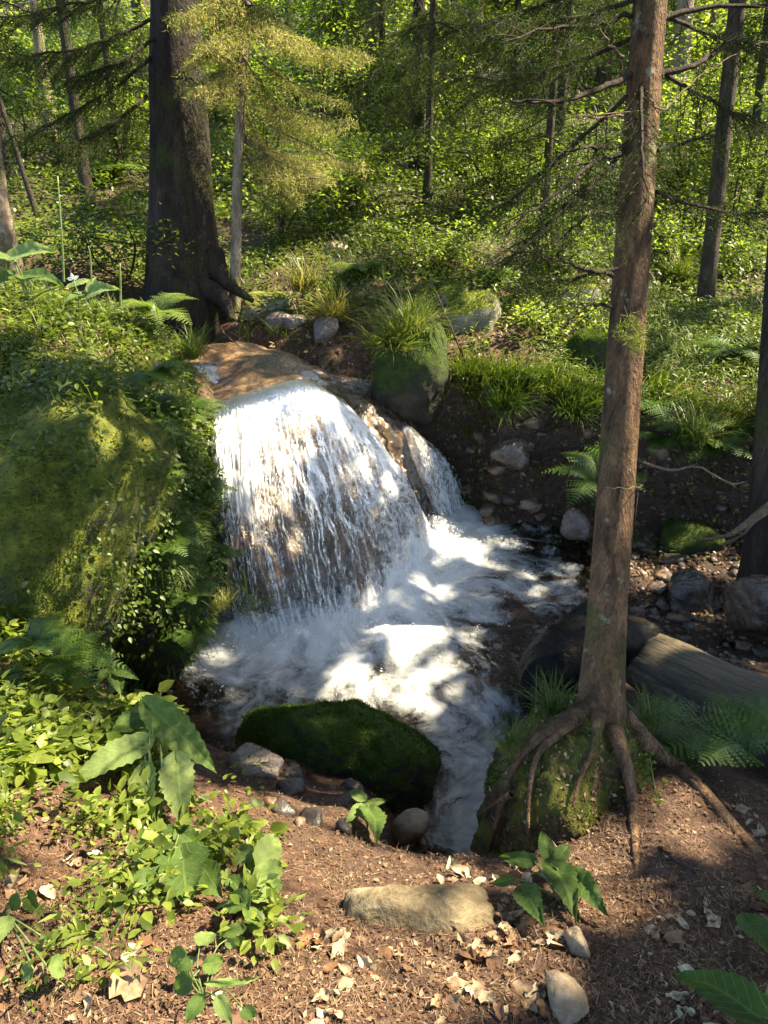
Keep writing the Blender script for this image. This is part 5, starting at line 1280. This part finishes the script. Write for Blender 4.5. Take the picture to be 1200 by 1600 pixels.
# bare stalks on the left bank
for lb, pix, r_ in [("pale bare stalk rising high above the leafy bank", [(100,440,4.5),(96,360,4.5),(90,275,4.55)], .006), ("short pale stalk beside the white flower", [(143,440,4.5),(141,400,4.5),(138,385,4.5)], .005), ("short straight pale stick in front of the dark trunk", [(188,478,4.6),(188,440,4.6),(187,412,4.6)], .008)]:
    P = curve([at(*p) for p in pix], 12); e = empty('stalk', P[0], lb, 'stalk'); V, Fs = tube(P, np.linspace(r_, r_ * .6, 12), 6); Geo().add(V, Fs, .9).out('stem', M_STEM, e)
# shrubs and saplings whose leaves fill the wood
def shrub(label, base, h, w_, n, size, tint, seed, group=None, stems=4, T=T_LEAF):
    rg = np.random.default_rng(seed); base = np.array(base, float); e = empty('shrub', base, label, 'shrub', group); g = Geo()
    tips = []
    for i in range(stems):
        t = base + A(rg.normal(0, w_ * .35), rg.normal(0, w_ * .35), h * rg.uniform(.7, 1)); P = curve([base, (base + t) / 2 + rg.normal(0, .06, 3), t], 10); V, Fs = tube(P, np.linspace(.012, .004, 10), 5); g.add(V, Fs); tips.append(P)
        for j in range(5):
            k = rg.integers(3, 10); q = P[min(k, 9)] + A(rg.normal(0, w_ * .4), rg.normal(0, w_ * .4), rg.normal(.05, .1)); P2_ = np.stack([P[min(k, 9)] * (1 - s) + q * s for s in np.linspace(0, 1, 5)]); tips.append(P2_); V, Fs = tube(P2_, np.linspace(.005, .002, 5), 4); g.add(V, Fs)
    g.out('stems', M_TWIG, e)
    tips = [np.array(t) for t in tips]; C = np.stack([tips[i][rg.integers(max(1, len(tips[i]) // 2), len(tips[i]))] for i in rg.integers(0, len(tips), n)])
    C = C + rg.normal(0, 1, C.shape) * A(w_ * .13, w_ * .13, w_ * .09); f = norm(rg.normal(size=C.shape) * A(1, 1, .5) + A(0, 0, -.15)); up = norm(A(0, 0, 1) + rg.normal(0, .4, C.shape))
    V, F, t_, u_ = place(T, C, f, up, size * rg.uniform(.6, 1.3, n), np.clip(tint + rg.normal(0, .18, n), 0, 1)); Geo().add(V, F, t_, u_).out('foliage', M_BUSH, e, kind='stuff')
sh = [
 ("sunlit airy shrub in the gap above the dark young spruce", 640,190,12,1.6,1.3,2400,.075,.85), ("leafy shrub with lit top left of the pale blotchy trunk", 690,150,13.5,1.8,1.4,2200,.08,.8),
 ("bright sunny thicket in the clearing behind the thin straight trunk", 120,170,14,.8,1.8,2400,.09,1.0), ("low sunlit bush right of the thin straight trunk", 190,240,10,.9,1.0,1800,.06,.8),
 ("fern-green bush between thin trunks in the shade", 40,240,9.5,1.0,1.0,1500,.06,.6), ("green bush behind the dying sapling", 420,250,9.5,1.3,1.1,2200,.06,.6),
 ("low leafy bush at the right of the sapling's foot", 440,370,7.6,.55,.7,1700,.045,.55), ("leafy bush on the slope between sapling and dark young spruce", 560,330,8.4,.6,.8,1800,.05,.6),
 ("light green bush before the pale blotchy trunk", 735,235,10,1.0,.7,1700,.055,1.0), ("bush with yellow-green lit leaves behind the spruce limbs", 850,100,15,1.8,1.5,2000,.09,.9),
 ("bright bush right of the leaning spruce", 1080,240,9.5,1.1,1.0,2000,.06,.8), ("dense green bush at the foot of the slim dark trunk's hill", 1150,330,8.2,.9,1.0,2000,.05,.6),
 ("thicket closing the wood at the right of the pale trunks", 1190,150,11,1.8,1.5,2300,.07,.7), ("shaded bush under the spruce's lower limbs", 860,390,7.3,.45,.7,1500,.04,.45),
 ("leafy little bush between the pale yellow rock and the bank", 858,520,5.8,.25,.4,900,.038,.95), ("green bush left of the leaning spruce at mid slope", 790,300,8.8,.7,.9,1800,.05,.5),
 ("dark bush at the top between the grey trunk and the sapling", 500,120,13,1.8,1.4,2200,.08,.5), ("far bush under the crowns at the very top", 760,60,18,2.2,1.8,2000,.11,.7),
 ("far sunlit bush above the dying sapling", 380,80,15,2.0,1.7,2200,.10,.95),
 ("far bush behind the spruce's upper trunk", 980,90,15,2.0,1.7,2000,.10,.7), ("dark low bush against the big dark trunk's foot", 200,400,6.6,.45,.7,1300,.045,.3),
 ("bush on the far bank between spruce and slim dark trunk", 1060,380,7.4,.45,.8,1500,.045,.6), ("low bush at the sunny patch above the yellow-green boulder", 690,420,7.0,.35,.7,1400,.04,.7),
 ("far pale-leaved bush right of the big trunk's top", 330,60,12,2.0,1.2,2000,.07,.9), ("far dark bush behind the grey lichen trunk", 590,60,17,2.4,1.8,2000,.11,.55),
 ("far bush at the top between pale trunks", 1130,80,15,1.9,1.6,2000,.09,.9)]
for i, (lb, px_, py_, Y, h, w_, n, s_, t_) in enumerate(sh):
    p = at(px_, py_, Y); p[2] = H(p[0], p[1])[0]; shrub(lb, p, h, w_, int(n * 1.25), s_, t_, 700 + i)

# ------------------------------------------------------------------ litter: dead leaves, flakes, sticks
Vl, Fl, _ = big_leaf(A(0, -.5, 0), A(0, .5, 0), .34, np.random.default_rng(2), .5, up=A(0, 0, 1), droop=.25)
dl = []
for k in range(6):
    r2 = np.random.default_rng(k); ns, nw = 7, 5; s = np.linspace(0, 1, ns); wv = (.20 + .1 * r2.random()) * np.sin(np.pi * s ** .75).clip(.02) * (1 + .25 * r2.normal(size=ns)).clip(.5, 1.4)
    S, T_ = np.meshgrid(s, np.linspace(-1, 1, nw), indexing='ij')
    zz = .10 * np.sin(S * 3 + k) + .16 * r2.random() * T_ ** 2 + .05 * r2.normal(size=S.shape)
    V = np.stack([wv[:, None] * T_, S - .5 + 0 * T_, zz], -1).reshape(-1, 3); dl.append(mesh('dead_leaf', V, grid_faces(ns, nw), M_DLEAF))
rg = np.random.default_rng(31)
lx, ly = pxfield(265, 0, 1200, 1290, 1620, rg); x5, y5 = pxfield(30, 0, 160, 860, 1120, rg)
lx = np.concatenate([lx, x5]); ly = np.concatenate([ly, y5])[:295]; lx = lx[:295]; lz = H(lx, ly); ln_ = Hn(lx, ly)
mnd = MOUND[0]
for k in range(len(lx)):
    dm = (mnd[:, 0] - lx[k]) ** 2 + (mnd[:, 1] - ly[k]) ** 2; mz = mnd[dm < .0006, 2]; z_ = max(lz[k], mz.max() if len(mz) else -9)
    o = obj('dead_leaf', dl[k % 6], GROUND, (lx[k], ly[k], z_ + .008)); s = .024 + .040 * rg.random() ** 1.5; o.scale = (s, s, s)
    o.rotation_euler = (rg.normal(0, .35), rg.normal(0, .35), rg.uniform(0, 6.28))
o = obj('dead_leaf', dl[1], GROUND, ground(200, 1545) + A(0, 0, .02)); o.scale = (.14, .10, .10); o.rotation_euler = (.2, -.1, .9); o['label'] = 'large cream-coloured dead leaf'
# small flakes, needles and chips on the path and banks
x6, y6 = pxfield(24000, -80, 1280, 1230, 1660, rg); x7, y7 = pxfield(9000, 300, 1220, 430, 860, rg, 3.6, 9); x8, y8 = pxfield(2500, -60, 300, 860, 1250, rg)
x9 = rg.uniform(-3.5, -1.0, 1500); y9 = rg.uniform(3.4, 5, 1500)
X_ = np.concatenate([x6, x7, x8, x9]); Y_ = np.concatenate([y6, y7, y8, y9]); n = len(X_); P = np.stack([X_, Y_, H(X_, Y_) + .004], 1)
f = norm(rdir(n, rg) * A(1, 1, .22)); up = norm(A(0, 0, 1) + rg.normal(0, .3, (n, 3))); sz = (.004 + .017 * rg.random(n) ** 3) * (1 + .35 * np.clip(Y_ - 2, 0, 4)); tn = np.clip(rg.beta(1.3, 2.2, n), 0, 1)
V, F, t_, u_ = place(T_LEAF, P, f, up, sz, tn); g = Geo().add(V, F, t_, u_)
m = 14000; k = rg.integers(0, len(x6), m); P = np.stack([x6[k] + rg.normal(0, .01, m), y6[k] + rg.normal(0, .01, m), 0 * x6[k]], 1); P[:, 2] = H(P[:, 0], P[:, 1]) + .004
V, F, t_, u_ = place(T_NEEDLE, P, norm(rdir(m, rg) * A(1, 1, .15)), np.tile(A(0, 0, 1), (m, 1)), rg.uniform(.01, .035, m), rg.uniform(.2, .9, m), width=.02); g.add(V, F, t_, u_)
Pm, Nm = on_surface(MOUND[0], MOUND[1], 1500, rg, lambda c, n_: (n_[:, 2] > -.1) * (c[:, 2] > .3) + 0.); V, F, t_, u_ = place(T_LEAF, Pm + Nm * .004, norm(np.cross(Nm, rdir(1500, rg))), Nm, rg.uniform(.006, .022, 1500), rg.uniform(.1, .9, 1500)); g.add(V, F, t_, u_)
xb, yb = pxfield(6200, 400, 1180, 470, 810, rg, 4.2, 7.5); nb = len(xb); P = np.stack([xb, yb, H(xb, yb) + .008], 1); nb_ = Hn(xb, yb)
V, F, t_, u_ = place(T_CLUST, P, norm(rdir(nb, rg) * A(1, 1, .4)), norm(nb_ + rg.normal(0, .35, (nb, 3))), .012 + .045 * rg.random(nb) ** 2, np.clip(rg.beta(1.3, 1.9, nb), 0, 1)); g.add(V, F, t_, u_)
xb, yb = pxfield(1500, 860, 1260, 830, 1000, rg, 2.8, 5.5); nb = len(xb); P = np.stack([xb, yb, H(xb, yb) + .012], 1)
V, F, t_, u_ = place(T_CLUST, P, norm(rdir(nb, rg) * A(1, 1, .4)), norm(A(0, 0, 1) + rg.normal(0, .35, (nb, 3))), .012 + .03 * rg.random(nb) ** 2, np.clip(rg.beta(1.2, 2.2, nb), 0, 1)); g.add(V, F, t_, u_)
g.out('leaf_litter', M_DEAD, kind='stuff', label='brown flakes, needles and chips of bark strewn over the soil')
# leaf litter caught on top of the huge boulder
# sticks
def stick(label, pix, r, mat=M_TWIGP, name='stick', subs=2, seed=0, group=None):
    rg = np.random.default_rng(seed); P = curve([at(*p) for p in pix], 14) + rg.normal(0, .002, (14, 3)); e = empty(name, P[0], label, 'stick', group); g = Geo(); V, Fs = tube(P, np.linspace(r, r * .5, 14), 7, .1); g.add(V, Fs)
    for k in range(subs):
        i = rg.integers(3, 12); q = P[i] + rg.normal(0, .04, 3); V, Fs = tube(np.stack([P[i], (P[i] + q) / 2, q]), [r * .4, r * .3, r * .15], 5); g.add(V, Fs)
    g.out('wood', mat, e)
def gp(px, py, dz=.01): 
    p = ground(px, py); return (px, py, p[1] - .01)
stick("forked pale stick propped on the litter under the huge boulder", [(30,1010,2.2),(45,985,2.25),(55,965,2.3)], .006, seed=1)
stick("thin curved twig lying across the leafy soil", [gp(40,1070), gp(90,1075), gp(130,1110)], .004, M_TWIG, seed=2)
stick("dry stick crossing the shaded soil right of the mound", [gp(1030,1320), gp(1060,1350), gp(1090,1365)], .004, M_TWIG, seed=3)
stick("pale twig lying on the path near the root tip", [gp(840,1550), gp(870,1580), gp(900,1620)], .004, M_TWIGP, seed=4)
stick("dead branch fallen across the yellow-green boulder", [(680,455,5.75),(700,500,5.6),(735,585,5.4)], .009, M_TWIG, seed=5)
stick("second thin branch leaning down the bank beside the yellow-green boulder", [(720,540,5.5),(728,570,5.4),(736,585,5.35)], .006, M_TWIG, seed=6)
stick("crooked bare branch hanging under the grassy overhang", [(1005,722,4.1),(1050,735,4.0),(1090,728,4.0),(1140,755,3.95),(1170,752,3.9)], .008, M_TWIGP, seed=7, subs=5)
stick("pale forked branch reaching out of the dark bank by the edge trunk", [(1130,850,3.7),(1160,835,3.6),(1195,795,3.5)], .008, M_TWIGP, seed=8, subs=4)
stick("long dry straw lying on the sunny slope", [(560,265,8.2),(575,285,7.8),(590,302,7.6)], .010, M_TWIGP, seed=9, subs=0)
stick("red-brown bark strip stuck on the mossy side of the steep bank", [(255,808,3.3),(268,838,3.22),(275,855,3.2)], .012, M_ROOT, seed=10, subs=0)
# exposed roots in the eroded bank beyond the ledge
for k, pix in enumerate([[(335,500,5.7),(350,520,5.6),(372,540,5.55)],[(480,500,5.85),(500,525,5.75),(520,565,5.6)],[(540,515,5.7),(552,545,5.6),(560,575,5.5)],[(600,500,5.5),(640,540,5.2),(652,560,5.0)]]):
    stick(["thin root dangling by the big dark trunk above the ledge", "dangling root in the eroded bank above the ledge's middle", "thin root hanging between bank and shaggy boulder", "thin dark root over the top of the shaggy boulder"][k], pix, .008, M_TWIG, 'dangling_root', 2, 30 + k)
